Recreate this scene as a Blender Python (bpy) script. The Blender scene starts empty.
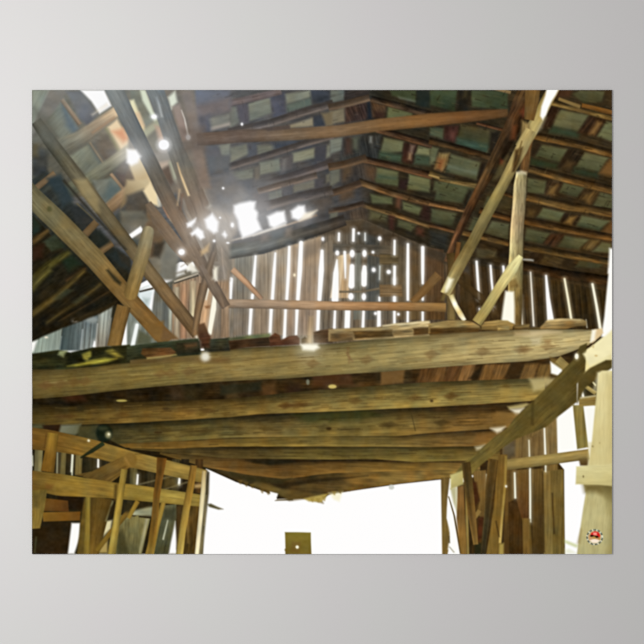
# A paper poster of an old barn interior on a pale grey wall.
# The poster is flat; its printed picture is drawn below stroke by stroke and
# becomes thin printed pieces (posts, beams, rafters ...) lying on the sheet.
import bpy, math
import numpy as np

C = bpy.context.scene.collection
PX = 0.508 / 580.0            # the poster is 0.508 m wide and spans 580 px of the frame
X0, Y0, W, H = 32, 90, 580, 464
CX, CY = 322.0, 322.0
WALL_Z = 1.5                  # height of the poster's centre on the wall

# ------------------------------------------------------------------ light
LAMP = (-0.5, 0.1, 0.8)       # right, up, out from the poster's centre
AMB, KEY = 0.285, 0.354       # share of the wall's brightness from the room and from the lamp
WALL_ALB = 0.42

# ------------------------------------------------------------------ painter
S = 1.5                       # print cells per picture px
NW, NH = int(W * S), int(H * S)
img = np.zeros((NH + 1, NW + 1, 3)); img[:] = 255.0
ids = np.zeros((NH + 1, NW + 1), int)
yy, xx = np.mgrid[0:NH + 1, 0:NW + 1].astype(float)
xx = xx / S + X0; yy = yy / S + Y0
names = ['open_daylight']; parents = ['printed_daylight']
rng = np.random.RandomState(7)
TAB = rng.rand(256, 256)

def noise(u, v):
    iu = np.floor(u).astype(int); iv = np.floor(v).astype(int)
    fu = u - iu; fv = v - iv
    fu = fu * fu * (3 - 2 * fu); fv = fv * fv * (3 - 2 * fv)
    a = TAB[iu & 255, iv & 255]; b = TAB[(iu + 1) & 255, iv & 255]
    c = TAB[iu & 255, (iv + 1) & 255]; d = TAB[(iu + 1) & 255, (iv + 1) & 255]
    return (a * (1 - fu) + b * fu) * (1 - fv) + (c * (1 - fu) + d * fu) * fv - .5

OX, OY, K = 0.0, 0.0, 1.0
def tile(ox, oy, k=6.44):
    """points that follow are measured inside an enlarged detail of the picture"""
    global OX, OY, K
    OX, OY, K = ox, oy, k
def photo(): tile(0, 0, 1.0)
def T(pts): return [(OX + p[0] / K, OY + p[1] / K) + tuple(q / K for q in p[2:]) for p in pts]

seed = [0]
def new_id(name, parent):
    if name is None: return None
    names.append(name); parents.append(parent); return len(names) - 1

def box(pts, pad):
    xs = [p[0] for p in pts]; ys = [p[1] for p in pts]
    x0 = max(0, int((min(xs) - pad - X0) * S)); x1 = min(NW + 1, int((max(xs) + pad - X0) * S) + 2)
    y0 = max(0, int((min(ys) - pad - Y0) * S)); y1 = min(NH + 1, int((max(ys) + pad - Y0) * S) + 2)
    return (slice(y0, y1), slice(x0, x1)) if x1 > x0 and y1 > y0 else None

def put(sl, cov, col, pid):
    img[sl] = img[sl] * (1 - cov[..., None]) + col * cov[..., None]
    if pid is not None: ids[sl][cov > .5] = pid

def texture(sl, col, ang, amp, ln, th, blot):
    seed[0] += 17.3
    a = math.radians(ang); x = xx[sl]; y = yy[sl]
    u = x * math.cos(a) + y * math.sin(a); v = -x * math.sin(a) + y * math.cos(a)
    if amp:
        n = noise(u / ln + seed[0], v / th + seed[0]) + .6 * noise(u / (ln * .4) + seed[0], v / (th * .5) + 9)
        col = col * (1 + (amp * n)[..., None])
        k = np.clip((noise(u / (ln * .7) + 31 + seed[0], v / .9 + seed[0]) - .2) * 4, 0, 1)
        col = col * (1 - (amp * .6 * k)[..., None] * np.array([.8, 1, 1.1]))
    if blot:
        n = noise(u / 15 + seed[0], v / 7 + 3.3 + seed[0]) + .5 * noise(u / 6 + 5 + seed[0], v / 3 + seed[0])
        w = noise(x / 9 + seed[0] * 2, y / 9)
        col = col * (1 + (blot * n)[..., None]) * (1 + blot * .5 * w[..., None] * np.array([.6, 0, -.9]))
    return col

def poly(pts, c, c2=None, g=None, ang=0, grain=.0, ln=14, th=1.6, blot=.0, soft=1.3, a=1.0, n=None, u='printed_roof'):
    """filled outline; c..c2 runs along the line g"""
    pts = T(pts); sl = box(pts, soft + 2)
    if sl is None: return
    x = xx[sl]; y = yy[sl]
    d = np.full(x.shape, 1e9); ins = np.zeros(x.shape, bool)
    for i in range(len(pts)):
        ax, ay = pts[i][:2]; bx, by = pts[(i + 1) % len(pts)][:2]
        ex, ey = bx - ax, by - ay; L = ex * ex + ey * ey + 1e-9
        t = np.clip(((x - ax) * ex + (y - ay) * ey) / L, 0, 1)
        d = np.minimum(d, np.hypot(x - ax - t * ex, y - ay - t * ey))
        if abs(by - ay) > 1e-9:
            cr = ((ay > y) != (by > y)) & (x < (bx - ax) * (y - ay) / (by - ay) + ax)
            ins ^= cr
    sd = np.where(ins, d, -d)
    cov = np.clip(.5 + sd / soft, 0, 1); cov = cov * cov * (3 - 2 * cov) * a
    col = np.ones(x.shape + (3,)) * np.array(c, float)
    if c2 is not None:
        (gx, gy), (hx, hy) = T(g)
        t = np.clip(((x - gx) * (hx - gx) + (y - gy) * (hy - gy)) / ((hx - gx) ** 2 + (hy - gy) ** 2), 0, 1)[..., None]
        col = col * (1 - t) + np.array(c2, float) * t
    col = texture(sl, col, ang, grain, ln, th, blot)
    put(sl, cov, col, new_id(n, u))

def beam(pts, cols, prof=(.92, 1.05, 1.0, .85), grain=.12, ln=16, th=1.5, blot=.12, soft=1.2, a=1.0, n=None, u='printed_roof', cap=False):
    """a bar along pts (x, y, width); cols along it, prof = brightness from its left to its right side (seen along it)"""
    pts = T(pts); wm = max(p[2] for p in pts); sl = box(pts, wm + soft + 2)
    if sl is None: return
    x = xx[sl]; y = yy[sl]
    best = np.full(x.shape, 1e9); tt = np.zeros(x.shape); vv = np.zeros(x.shape); ww = np.ones(x.shape); over = np.zeros(x.shape)
    Ls = [math.hypot(pts[i + 1][0] - pts[i][0], pts[i + 1][1] - pts[i][1]) for i in range(len(pts) - 1)]
    tot = sum(Ls); acc = 0
    for i, L in enumerate(Ls):
        ax, ay, aw = pts[i]; bx, by, bw = pts[i + 1]
        ex, ey = (bx - ax) / L, (by - ay) / L
        s = (x - ax) * ex + (y - ay) * ey; sc = np.clip(s, 0, L)
        v = -(x - ax) * ey + (y - ay) * ex
        dd = np.hypot(x - ax - sc * ex, y - ay - sc * ey)
        m = dd < best
        best = np.where(m, dd, best); tt = np.where(m, (acc + sc) / tot, tt)
        ww = np.where(m, (aw + (bw - aw) * sc / L) / 2, ww); vv = np.where(m, v, vv)
        o = np.full(x.shape, -1e3)
        if i == 0: o = np.maximum(o, -s)
        if i == len(Ls) - 1: o = np.maximum(o, s - L)
        over = np.where(m, o, over)
        acc += L
    if cap: e = ww - best
    else: e = np.minimum(ww - np.abs(vv), -over)
    cov = np.clip(.5 + e / soft, 0, 1); cov = cov * cov * (3 - 2 * cov) * a
    cols = np.array(cols, float)
    if len(cols) == 1: cols = np.vstack([cols, cols])
    k = np.linspace(0, 1, len(cols))
    col = np.stack([np.interp(tt, k, cols[:, j]) for j in range(3)], -1)
    vn = np.clip(vv / np.maximum(ww, .01), -1, 1)
    col *= np.interp(vn, np.linspace(-1, 1, len(prof)), prof)[..., None]
    ang = math.degrees(math.atan2(pts[-1][1] - pts[0][1], pts[-1][0] - pts[0][0]))
    col = texture(sl, col, ang, grain, ln, th, blot)
    put(sl, cov, col, new_id(n, u))

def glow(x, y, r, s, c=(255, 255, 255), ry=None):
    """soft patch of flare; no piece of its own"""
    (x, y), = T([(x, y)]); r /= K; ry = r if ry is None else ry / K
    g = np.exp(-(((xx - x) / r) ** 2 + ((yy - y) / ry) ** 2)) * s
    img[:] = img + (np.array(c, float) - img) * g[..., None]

def slit(pts, c=(252, 252, 250), halo=.35, n='bright_gap', u='printed_gable_wall', soft=1.6):
    """daylight between two boards"""
    p = T(pts)
    for i in range(len(p) - 1):
        m = max(1, int(math.hypot(p[i + 1][0] - p[i][0], p[i + 1][1] - p[i][1]) / 3))
    if halo:
        beam([(q[0], q[1], q[2] + 3.2 * K) for q in pts], [c], prof=(1, 1), grain=0, blot=0, soft=5.5, a=halo, cap=True)
    beam(pts, [c], prof=(1, 1), grain=0, blot=0, soft=soft, n=n, u=u, cap=True)

def blob(x, y, rx, ry=None, c=(255, 255, 255), halo=.4, n='bright_gap', u='printed_gable_wall', ang=0, soft=1.8):
    ry = rx if ry is None else ry
    a = math.radians(ang)
    def ring(f): return [(x + f * rx * math.cos(t) * math.cos(a) - f * ry * math.sin(t) * math.sin(a),
                          y + f * rx * math.cos(t) * math.sin(a) + f * ry * math.sin(t) * math.cos(a)) for t in np.linspace(0, 2 * math.pi, 14, endpoint=False)]
    if halo: poly(ring(1.5), c, soft=5, a=halo)
    poly(ring(1), c, soft=soft, n=n, u=u)

# ================================================================== the printed picture
R = 'printed_roof'
# ---- right roof slope: dark timber ground, tin showing between
photo()
poly([(30, 88), (390, 88), (390, 232), (215, 262), (180, 262), (30, 345)], (84, 84, 82), (66, 64, 62), [(150, 100), (340, 200)], grain=.15, blot=.2, ang=-12, n='roof_boards')
poly([(366, 60), (650, 60), (650, 310), (560, 298), (470, 275), (366, 238)], (42, 38, 28), (56, 42, 22), [(380, 100), (600, 260)], grain=.25, blot=.3, ang=14, soft=22, n='roof_boards')
def tin(pts, c, c2=None, g=None, grain=.1, ang=14, blot=.12, soft=4, **k):
    right = T(pts)[0][0] > 366
    def mute(q):
        q = np.array(q, float); q = q.mean() + (q - q.mean()) * .6
        return q * np.array([1.06, .99, .78]) if right else q * .97 + np.array([12, 12, 7])
    c = mute(c); c2 = None if c2 is None else mute(c2)
    poly(pts, c, c2, g, ang=ang, grain=grain, blot=blot, soft=soft, ln=20, th=2.2, **k)

# tile of the ridge, (330,88)
tile(330, 88)
tin([(0, 13), (95, 13), (90, 75), (0, 100)], (88, 98, 92), ang=-14)
poly([(95, 13), (250, 13), (245, 70), (90, 110)], (48, 44, 42), grain=.3, ang=-15, soft=4)
tin([(0, 150), (95, 125), (95, 215), (0, 235)], (112, 100, 75), ang=-14)
poly([(95, 120), (240, 80), (250, 200), (100, 225)], (60, 46, 40), grain=.4, ang=70, blot=.3, soft=5)
poly([(240, 70), (270, 70), (280, 200), (240, 200)], (30, 34, 40), soft=6)
poly([(262, 75), (362, 105), (350, 190), (275, 190)], (84, 62, 42), grain=.4, ang=65, blot=.3, soft=5)
poly([(285, 150), (345, 160), (345, 195), (290, 195)], (50, 34, 28), soft=8)
tin([(375, 118), (530, 160), (525, 205), (365, 205)], (86, 104, 78), (80, 92, 72), [(370, 120), (530, 180)])
tin([(385, 13), (555, 13), (555, 90), (400, 50)], (56, 76, 58))
poly([(440, 58), (555, 84), (555, 92), (450, 68)], (120, 130, 112), soft=5, a=.7)
poly([(560, 13), (644, 13), (644, 130), (550, 110)], (34, 40, 34), soft=4)
tin([(0, 330), (85, 320), (75, 400), (0, 425)], (104, 110, 98), ang=-14)
poly([(85, 320), (330, 300), (310, 470), (70, 470)], (50, 50, 46), grain=.3, ang=80, blot=.3, soft=6)
poly([(140, 320), (185, 315), (175, 400), (145, 390)], (94, 98, 80), soft=8, a=.8)
poly([(95, 325), (135, 320), (140, 420), (95, 430)], (72, 52, 42), soft=8, a=.8)
poly([(257, 315), (268, 315), (266, 350), (256, 350)], (130, 134, 128), soft=5)
tin([(348, 320), (478, 345), (465, 410), (320, 430)], (104, 118, 98), (84, 96, 80), [(400, 320), (390, 430)])
poly([(320, 410), (470, 430), (460, 480), (310, 455)], (58, 72, 54), soft=6, grain=.2, ang=12)
poly([(478, 350), (560, 365), (540, 490), (462, 470)], (46, 30, 24), soft=5, grain=.3, ang=90)
poly([(520, 365), (548, 370), (530, 420), (512, 410)], (112, 92, 78), soft=5)
poly([(508, 420), (524, 420), (520, 462), (503, 458)], (170, 140, 105), soft=6)
poly([(480, 400), (505, 410), (500, 480), (478, 470)], (88, 52, 34), soft=9, a=.5)
tin([(570, 375), (644, 390), (644, 440), (550, 430)], (108, 122, 102))
poly([(550, 430), (644, 440), (644, 500), (540, 490)], (62, 74, 56), soft=6)
tin([(0, 530), (65, 510), (62, 600), (0, 640)], (92, 92, 78), ang=-14)
tin([(295, 510), (440, 540), (432, 620), (290, 600)], (92, 106, 84), (74, 88, 70), [(300, 510), (300, 600)])
poly([(310, 555), (430, 575), (430, 600), (300, 580)], (64, 78, 60), soft=7, a=.8)
tin([(510, 555), (644, 585), (644, 644), (500, 630)], (98, 110, 84))
poly([(145, 480), (225, 460), (300, 510), (290, 640), (80, 640), (70, 510)], (58, 50, 42), grain=.3, ang=80, blot=.4, soft=8, a=.8)
poly([(75, 510), (140, 490), (135, 560), (85, 600)], (92, 72, 50), soft=8, a=.7)
poly([(225, 500), (290, 520), (280, 590), (240, 570)], (96, 72, 50), soft=9, a=.7)
# tile right of it, (430,88)
tile(430, 88)
tin([(0, 13), (175, 13), (160, 150), (0, 110)], (58, 84, 66), (40, 58, 44), [(80, 20), (80, 130)])
tin([(262, 13), (500, 13), (500, 140), (270, 120)], (62, 80, 62), (50, 72, 56), [(300, 20), (380, 120)])
poly([(190, 13), (262, 13), (240, 150), (170, 150)], (30, 28, 22), soft=6)
poly([(220, 13), (245, 13), (235, 60), (215, 60)], (70, 62, 38), soft=7, a=.7)
beam([(400, -5, 30), (520, 30, 22)], [(120, 100, 66)], n='purlin', u=R)
tin([(0, 255), (90, 262), (85, 330), (0, 300)], (66, 86, 78))
poly([(95, 240), (185, 245), (165, 360), (90, 330)], (58, 36, 30), grain=.3, ang=90, soft=6)
poly([(130, 280), (165, 285), (160, 330), (130, 325)], (112, 72, 62), soft=9, a=.6)
tin([(200, 235), (420, 275), (385, 390), (175, 330)], (80, 72, 46), (52, 66, 52), [(300, 250), (285, 350)])
poly([(175, 320), (390, 370), (375, 425), (160, 370)], (58, 76, 62), soft=7, grain=.25, ang=14)
tin([(0, 375), (55, 390), (30, 490), (0, 490)], (86, 100, 84))
tin([(135, 425), (330, 480), (300, 590), (100, 540)], (88, 100, 82), (66, 80, 66), [(240, 440), (200, 580)])
poly([(110, 490), (300, 540), (300, 560), (110, 515)], (114, 124, 104), soft=7, a=.6)
poly([(60, 420), (125, 420), (90, 540), (30, 520)], (140, 118, 72), soft=5, grain=.2, ang=100)
poly([(55, 455), (95, 460), (75, 530), (42, 520)], (122, 70, 38), soft=9, a=.85)
tin([(30, 600), (300, 610), (280, 680), (20, 660)], (70, 84, 66))
poly([(390, 280), (490, 290), (400, 420), (375, 420)], (36, 30, 22), soft=6)
poly([(330, 480), (390, 480), (350, 640), (300, 620)], (34, 28, 22), soft=6)
poly([(360, 500), (400, 480), (370, 620), (330, 620)], (72, 68, 56), soft=7, a=.8)
# tile below, (430,180)
tile(430, 180)
tin([(50, 25), (250, 60), (215, 150), (30, 130)], (74, 90, 70), (60, 72, 56), [(150, 30), (130, 150)])
tin([(10, 185), (175, 215), (150, 300), (0, 270)], (76, 90, 72), (56, 64, 50), [(90, 190), (70, 300)])
poly([(180, 200), (260, 190), (180, 320), (140, 310)], (44, 38, 26), soft=7)
poly([(250, 60), (320, 50), (240, 190), (210, 150)], (34, 30, 22), soft=7)
poly([(275, 75), (325, 50), (285, 130), (250, 140)], (78, 80, 66), soft=7, a=.8)
poly([(0, 330), (120, 340), (110, 460), (0, 420)], (44, 44, 38), grain=.3, ang=20, soft=8)
tin([(400, 40), (540, 90), (520, 200), (340, 160)], (60, 52, 30))
tin([(370, 105), (440, 110), (400, 200), (340, 190)], (78, 84, 62))
tin([(280, 240), (345, 250), (330, 330), (240, 330)], (70, 76, 54))
tin([(400, 265), (510, 285), (505, 390), (350, 340)], (88, 96, 74), (60, 62, 44), [(450, 270), (440, 380)])
poly([(205, 395), (270, 400), (250, 470), (200, 470)], (74, 68, 42), soft=7)
tin([(300, 440), (440, 460), (430, 500), (300, 500)], (78, 68, 44), blot=.4)
poly([(430, 440), (510, 420), (500, 500), (430, 490)], (34, 26, 16), soft=6)
# tile (515,88)
tile(515, 88)
tin([(260, 160), (300, 140), (475, 175), (410, 280), (240, 250)], (98, 102, 72), (86, 90, 66), [(300, 150), (300, 260)])
poly([(220, 240), (420, 285), (400, 320), (220, 290)], (52, 62, 42), soft=7)
poly([(480, 180), (590, 200), (520, 310), (400, 290)], (50, 34, 20), grain=.4, ang=-55, soft=5)
poly([(530, 215), (560, 225), (510, 300), (480, 295)], (128, 96, 52), soft=7)
tin([(590, 215), (640, 225), (640, 350), (530, 310)], (96, 106, 78))
tin([(370, 40), (420, 13), (580, 20), (560, 90), (440, 100)], (78, 82, 58), (60, 64, 42), [(480, 20), (470, 90)])
poly([(250, 13), (370, 13), (350, 60), (250, 60)], (66, 44, 28), soft=6)
poly([(590, 20), (640, 20), (640, 120), (560, 110)], (58, 44, 24), soft=6)
poly([(230, 110), (290, 130), (230, 260), (180, 250)], (46, 30, 18), soft=6, grain=.3, ang=-60)
tin([(170, 365), (340, 395), (290, 480), (130, 440)], (90, 96, 68), (62, 72, 48), [(250, 370), (230, 480)])
poly([(100, 450), (290, 490), (270, 520), (100, 500)], (44, 52, 32), soft=7)
poly([(130, 350), (170, 365), (120, 440), (100, 430)], (44, 32, 18), soft=6)
poly([(345, 395), (450, 410), (370, 530), (270, 510)], (40, 30, 18), grain=.4, ang=-55, soft=5)
poly([(340, 470), (380, 480), (360, 520), (310, 510)], (96, 74, 42), soft=9, a=.7)
tin([(450, 415), (600, 450), (540, 540), (390, 510)], (98, 104, 78), (66, 76, 54), [(500, 420), (470, 540)])
poly([(380, 510), (540, 545), (530, 580), (370, 550)], (44, 52, 34), soft=7)
poly([(610, 460), (640, 465), (640, 570), (540, 550)], (110, 78, 40), soft=6)
tin([(80, 580), (210, 600), (190, 660), (80, 640)], (82, 88, 62))
poly([(210, 590), (310, 600), (250, 690), (180, 670)], (44, 32, 18), soft=5)
poly([(250, 600), (275, 605), (235, 660), (215, 650)], (130, 110, 74), soft=7, a=.8)
# tile (515,180)
tile(515, 180)
tin([(80, 20), (200, 30), (190, 90), (75, 80)], (76, 84, 58))
tin([(310, 15), (450, 50), (400, 110), (285, 80)], (86, 92, 66), (62, 68, 46), [(360, 20), (350, 110)])
poly([(215, 5), (310, 20), (250, 110), (190, 95)], (58, 42, 24), grain=.4, ang=-55, soft=5)
poly([(225, 50), (280, 30), (250, 95), (210, 90)], (128, 98, 52), soft=6, a=.8)
poly([(450, 55), (545, 75), (490, 165), (400, 120)], (52, 38, 20), grain=.4, ang=-55, soft=5)
poly([(450, 90), (530, 75), (480, 160), (430, 120)], (112, 84, 42), soft=7, a=.8, grain=.4, ang=-55)
tin([(550, 80), (640, 100), (640, 200), (500, 170)], (78, 84, 60))
tin([(180, 180), (320, 210), (290, 270), (140, 240)], (94, 108, 82), (70, 80, 58), [(230, 180), (220, 270)])
poly([(75, 170), (170, 180), (130, 240), (70, 240)], (46, 34, 18), soft=6)
poly([(85, 190), (130, 200), (115, 235), (80, 230)], (96, 76, 42), soft=8, a=.8)
poly([(320, 215), (430, 225), (380, 290), (290, 265)], (40, 28, 16), grain=.4, ang=-55, soft=5)
poly([(350, 235), (395, 235), (360, 285), (320, 275)], (146, 110, 54), soft=6, a=.85)
tin([(430, 230), (610, 265), (540, 320), (400, 290)], (98, 110, 84), (84, 96, 72), [(500, 230), (480, 310)])
poly([(410, 275), (560, 305), (540, 330), (400, 300)], (50, 56, 36), soft=8, a=.7)
poly([(620, 270), (640, 280), (640, 370), (560, 330)], (96, 66, 32), soft=6)
tin([(75, 310), (230, 345), (180, 410), (60, 390)], (84, 92, 68), (62, 68, 44), [(150, 310), (130, 400)])
poly([(230, 345), (320, 350), (250, 430), (180, 410)], (58, 38, 22), grain=.4, ang=-55, soft=5)
tin([(320, 360), (480, 385), (410, 450), (280, 430)], (94, 102, 74), (60, 64, 42), [(390, 360), (350, 440)])
poly([(480, 385), (560, 390), (500, 460), (420, 440)], (66, 50, 26), grain=.4, ang=-55, soft=5)
poly([(495, 385), (540, 390), (490, 450), (450, 440)], (140, 112, 60), soft=6, a=.6)
tin([(560, 400), (620, 410), (620, 470), (500, 460)], (92, 96, 66))
poly([(100, 460), (240, 490), (150, 540), (90, 520)], (44, 32, 18), grain=.3, ang=-50, soft=6)
poly([(190, 480), (330, 500), (300, 545), (160, 540)], (72, 56, 30), grain=.3, ang=14, soft=7)
poly([(330, 500), (410, 510), (340, 565), (290, 550)], (46, 34, 18), soft=6)
tin([(420, 510), (570, 540), (540, 570), (390, 560)], (66, 66, 42))
# purlins, right slope
def pur(pts, w, c=(112, 86, 46), hi=(134, 104, 58), n='purlin'):
    k = [(p[0], p[1], w) for p in pts]
    beam(k, [c], prof=(.3, .42, .66, .9, 1.12, .85), grain=.35, ln=12, th=1.3, blot=.35, soft=2, n=n, u=R)
tile(515, 88)
pur([(235, 92), (430, 140), (650, 196)], 42, (118, 94, 50))
beam([(280, 70, 22), (420, 122, 26)], [(120, 98, 56)], n='purlin', u=R)
beam([(430, 112, 28), (650, 165, 34)], [(104, 70, 30)], grain=.3, n='purlin', u=R)
pur([(110, 305), (390, 360), (650, 432)], 50, (104, 76, 38))
pur([(88, 520), (350, 590), (650, 665)], 52, (104, 76, 38))
tile(515, 180)
pur([(75, 108), (330, 168), (640, 214)], 56, (108, 80, 40))
pur([(60, 262), (330, 318), (640, 376)], 48, (100, 70, 34))
pur([(60, 428), (330, 480), (620, 530)], 46, (100, 74, 36))
pur([(50, 555), (320, 610), (600, 650)], 66, (58, 40, 20))
tile(430, 180)
pur([(320, 196), (520, 250)], 40, (92, 62, 30))
pur([(210, 335), (510, 408)], 42, (96, 72, 38))
pur([(430, 70), (540, 108)], 26, (84, 60, 30))
# purlins from the ridge to the right
tile(330, 88)
pur([(265, 72), (440, 115), (660, 175)], 42, (74, 58, 42))
pur([(300, 265), (470, 315), (660, 368)], 44, (84, 60, 40))
pur([(220, 460), (430, 508), (660, 566)], 44, (92, 66, 44))
tile(330, 180)
pur([(185, 10), (400, 85), (644, 150)], 46, (112, 84, 52))
pur([(215, 160), (430, 225), (644, 296)], 36, (122, 94, 56))
tin([(260, 90), (400, 115), (400, 155), (270, 150)], (76, 92, 72))
poly([(260, 195), (370, 225), (360, 260), (255, 250)], (94, 92, 62), soft=7, a=.8)
tin([(470, 140), (600, 180), (570, 225), (470, 190)], (84, 98, 74))
poly([(430, 105), (460, 110), (450, 185), (425, 175)], (104, 66, 44), soft=6, a=.8)
tin([(440, 255), (560, 290), (520, 330), (435, 295)], (76, 84, 62))
poly([(380, 225), (415, 235), (410, 320), (380, 320)], (60, 36, 28), soft=6)
poly([(560, 300), (600, 320), (600, 360), (560, 345)], (88, 50, 36), soft=8, a=.8)
poly([(600, 160), (644, 170), (644, 270), (580, 250)], (48, 32, 26), soft=7)
poly([(450, 0), (500, 0), (490, 65), (440, 55)], (46, 32, 28), soft=6)
tin([(510, 10), (640, 35), (640, 80), (500, 60)], (88, 100, 74))
tin([(290, -5), (440, 0), (435, 40), (300, 15)], (76, 92, 70))
poly([(0, 220), (380, 300), (400, 420), (0, 420)], (46, 42, 34), soft=8, a=.5, blot=.3, grain=.3, ang=16)
tile(430, 88)
pur([(-5, 340), (180, 385), (400, 450)], 42, (78, 58, 34))
pur([(-5, 548), (120, 590), (340, 635)], 42, (126, 104, 62))
pur([(300, 225), (490, 275)], 20, (104, 70, 44))
tile(430, 180)
pur([(-5, 150), (110, 172), (235, 196)], 32, (118, 88, 54))
pur([(-5, 290), (80, 310), (160, 332)], 26, (108, 76, 46))
pur([(60, -5), (180, 12), (330, 28)], 26, (110, 92, 54))

# ---- left roof slope, centre part
tile(230, 88)
tin([(0, 120), (45, 120), (60, 220), (0, 260)], (94, 98, 90), ang=-12)
tin([(115, 100), (265, 60), (270, 160), (120, 215)], (114, 116, 96), (96, 104, 92), [(180, 80), (190, 200)], ang=-14)
tin([(350, 40), (520, 13), (525, 60), (360, 105)], (116, 120, 102), ang=-14)
poly([(350, 110), (525, 60), (530, 110), (360, 160)], (88, 98, 88), soft=5)
poly([(255, 40), (350, 30), (370, 175), (280, 205)], (74, 76, 86), soft=6, blot=.2)
poly([(40, 100), (110, 90), (125, 220), (70, 240)], (80, 76, 80), soft=6)
poly([(520, 13), (644, 13), (644, 90), (530, 110)], (56, 60, 66), soft=5, blot=.3)
tin([(0, 385), (110, 360), (130, 420), (0, 480)], (106, 108, 90), ang=-14)
poly([(110, 360), (165, 355), (180, 450), (120, 450)], (72, 74, 78), soft=5)
tin([(175, 370), (300, 365), (330, 410), (180, 440)], (96, 98, 84), ang=-14)
poly([(270, 350), (560, 335), (560, 370), (290, 420)], (62, 66, 72), soft=8, blot=.2)
tin([(400, 420), (548, 385), (545, 450), (405, 480)], (120, 122, 96), ang=-14)
tin([(190, 480), (320, 455), (330, 530), (190, 560)], (106, 110, 92), ang=-14)
poly([(320, 450), (405, 425), (400, 520), (330, 550)], (82, 78, 76), soft=5)
poly([(340, 460), (360, 455), (355, 530), (335, 530)], (114, 112, 106), soft=6, a=.7)
poly([(548, 380), (620, 365), (620, 480), (545, 490)], (62, 62, 66), soft=5)
tin([(0, 545), (150, 520), (150, 580), (0, 620)], (98, 100, 84), ang=-14)
poly([(155, 510), (190, 500), (190, 590), (160, 600)], (96, 90, 78), soft=4)
tin([(625, 370), (644, 365), (644, 440), (620, 450)], (108, 108, 90), ang=-14)
tin([(410, 600), (550, 570), (545, 620), (410, 644)], (104, 102, 84), ang=-14)
tin([(620, 560), (644, 550), (644, 600), (620, 610)], (92, 88, 72), ang=-14)
tin([(190, 620), (330, 600), (330, 644), (200, 644)], (84, 86, 76), ang=-14)
tin([(380, 240), (535, 190), (540, 245), (390, 260)], (132, 118, 88), ang=-14)
poly([(535, 180), (620, 165), (615, 245), (540, 248)], (54, 58, 64), soft=4)
poly([(590, 165), (660, 150), (660, 240), (618, 245)], (110, 98, 74), soft=5)
def purl(pts, w, c=(96, 84, 72), prof=(.66, .68, .74, .9, 1.2, 1.12)):
    beam([(p[0], p[1], w) for p in pts], [c], prof=prof, grain=.16, ln=18, th=1.5, blot=.14, soft=2.2, n='purlin', u=R)
purl([(-60, 110), (150, 65), (330, 20)], 44, (104, 92, 88), (.9, 1, 1.05, .95))
purl([(-10, 285), (250, 228), (520, 140), (665, 100)], 50, (92, 84, 78))
purl([(-10, 510), (250, 430), (480, 358), (665, 305)], 44, (84, 76, 70))
purl([(220, 628), (420, 560), (665, 480)], 54, (84, 76, 72), (.68, .7, .85, 1.2, 1.25))
tile(330, 88)
purl([(-10, 125), (120, 98), (255, 62)], 46, (90, 74, 58))
purl([(-10, 510), (100, 490), (235, 450)], 50, (84, 66, 48))
tile(330, 180)
purl([(-10, 90), (90, 60), (200, 20)], 46, (80, 62, 46))
purl([(-10, 200), (100, 185), (220, 150)], 36, (78, 62, 48))
poly([(60, 70), (160, 45), (150, 110), (70, 130)], (90, 68, 46), soft=9, a=.7, blot=.3)
tin([(0, 215), (50, 205), (50, 240), (0, 250)], (92, 90, 74), ang=-14)
poly([(100, 200), (230, 160), (230, 260), (110, 280)], (66, 56, 46), soft=9, a=.8, blot=.4, grain=.3, ang=80)
# left of centre, hazy (130,88) right part and (230,180) top
tile(130, 88)
poly([(360, 13), (644, 13), (644, 140), (420, 190), (370, 100)], (100, 106, 118), (98, 96, 98), [(450, 20), (480, 170)], soft=8, blot=.1)
poly([(400, 120), (644, 60), (644, 150), (420, 190)], (104, 96, 94), soft=8, blot=.15)
tin([(500, 200), (644, 160), (644, 240), (520, 265)], (112, 110, 98), ang=-12)
poly([(514, 258), (640, 226), (640, 240), (520, 274)], (178, 164, 150), soft=6, a=.8)
poly([(400, 200), (510, 170), (520, 290), (430, 300)], (82, 82, 88), soft=8, blot=.2)
tin([(570, 370), (644, 355), (644, 440), (585, 440)], (110, 112, 96), ang=-12)
poly([(470, 380), (570, 370), (590, 450), (500, 470)], (84, 84, 86), soft=7)
poly([(490, 450), (644, 430), (644, 520), (510, 540)], (86, 88, 88), soft=7)
poly([(520, 570), (620, 560), (644, 660), (540, 660)], (78, 80, 84), soft=7)
tile(230, 180)
poly([(0, 0), (560, 0), (330, 60), (180, 80), (170, 150), (0, 150)], (80, 82, 84), (92, 88, 84), [(0, 0), (400, 40)], soft=8, blot=.1)
purl([(180, 75), (330, 30), (560, -30)], 42, (98, 86, 76))
tin([(245, 85), (335, 60), (335, 110), (250, 130)], (92, 96, 90), ang=-14)
poly([(335, 50), (405, 30), (400, 100), (345, 110)], (76, 76, 78), soft=5)
tin([(410, 45), (545, 10), (545, 50), (410, 80)], (100, 94, 80), ang=-14)
poly([(545, 0), (605, -10), (600, 60), (550, 70)], (68, 66, 68), soft=5)
purl([(230, 170), (420, 115), (660, 65)], 60, (86, 78, 72))
poly([(150, 90), (240, 80), (260, 190), (170, 190)], (88, 84, 82), soft=8)
poly([(520, 130), (660, 90), (660, 190), (540, 200)], (76, 70, 64), soft=8, blot=.2)

rg = np.random.RandomState(3); photo()
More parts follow.
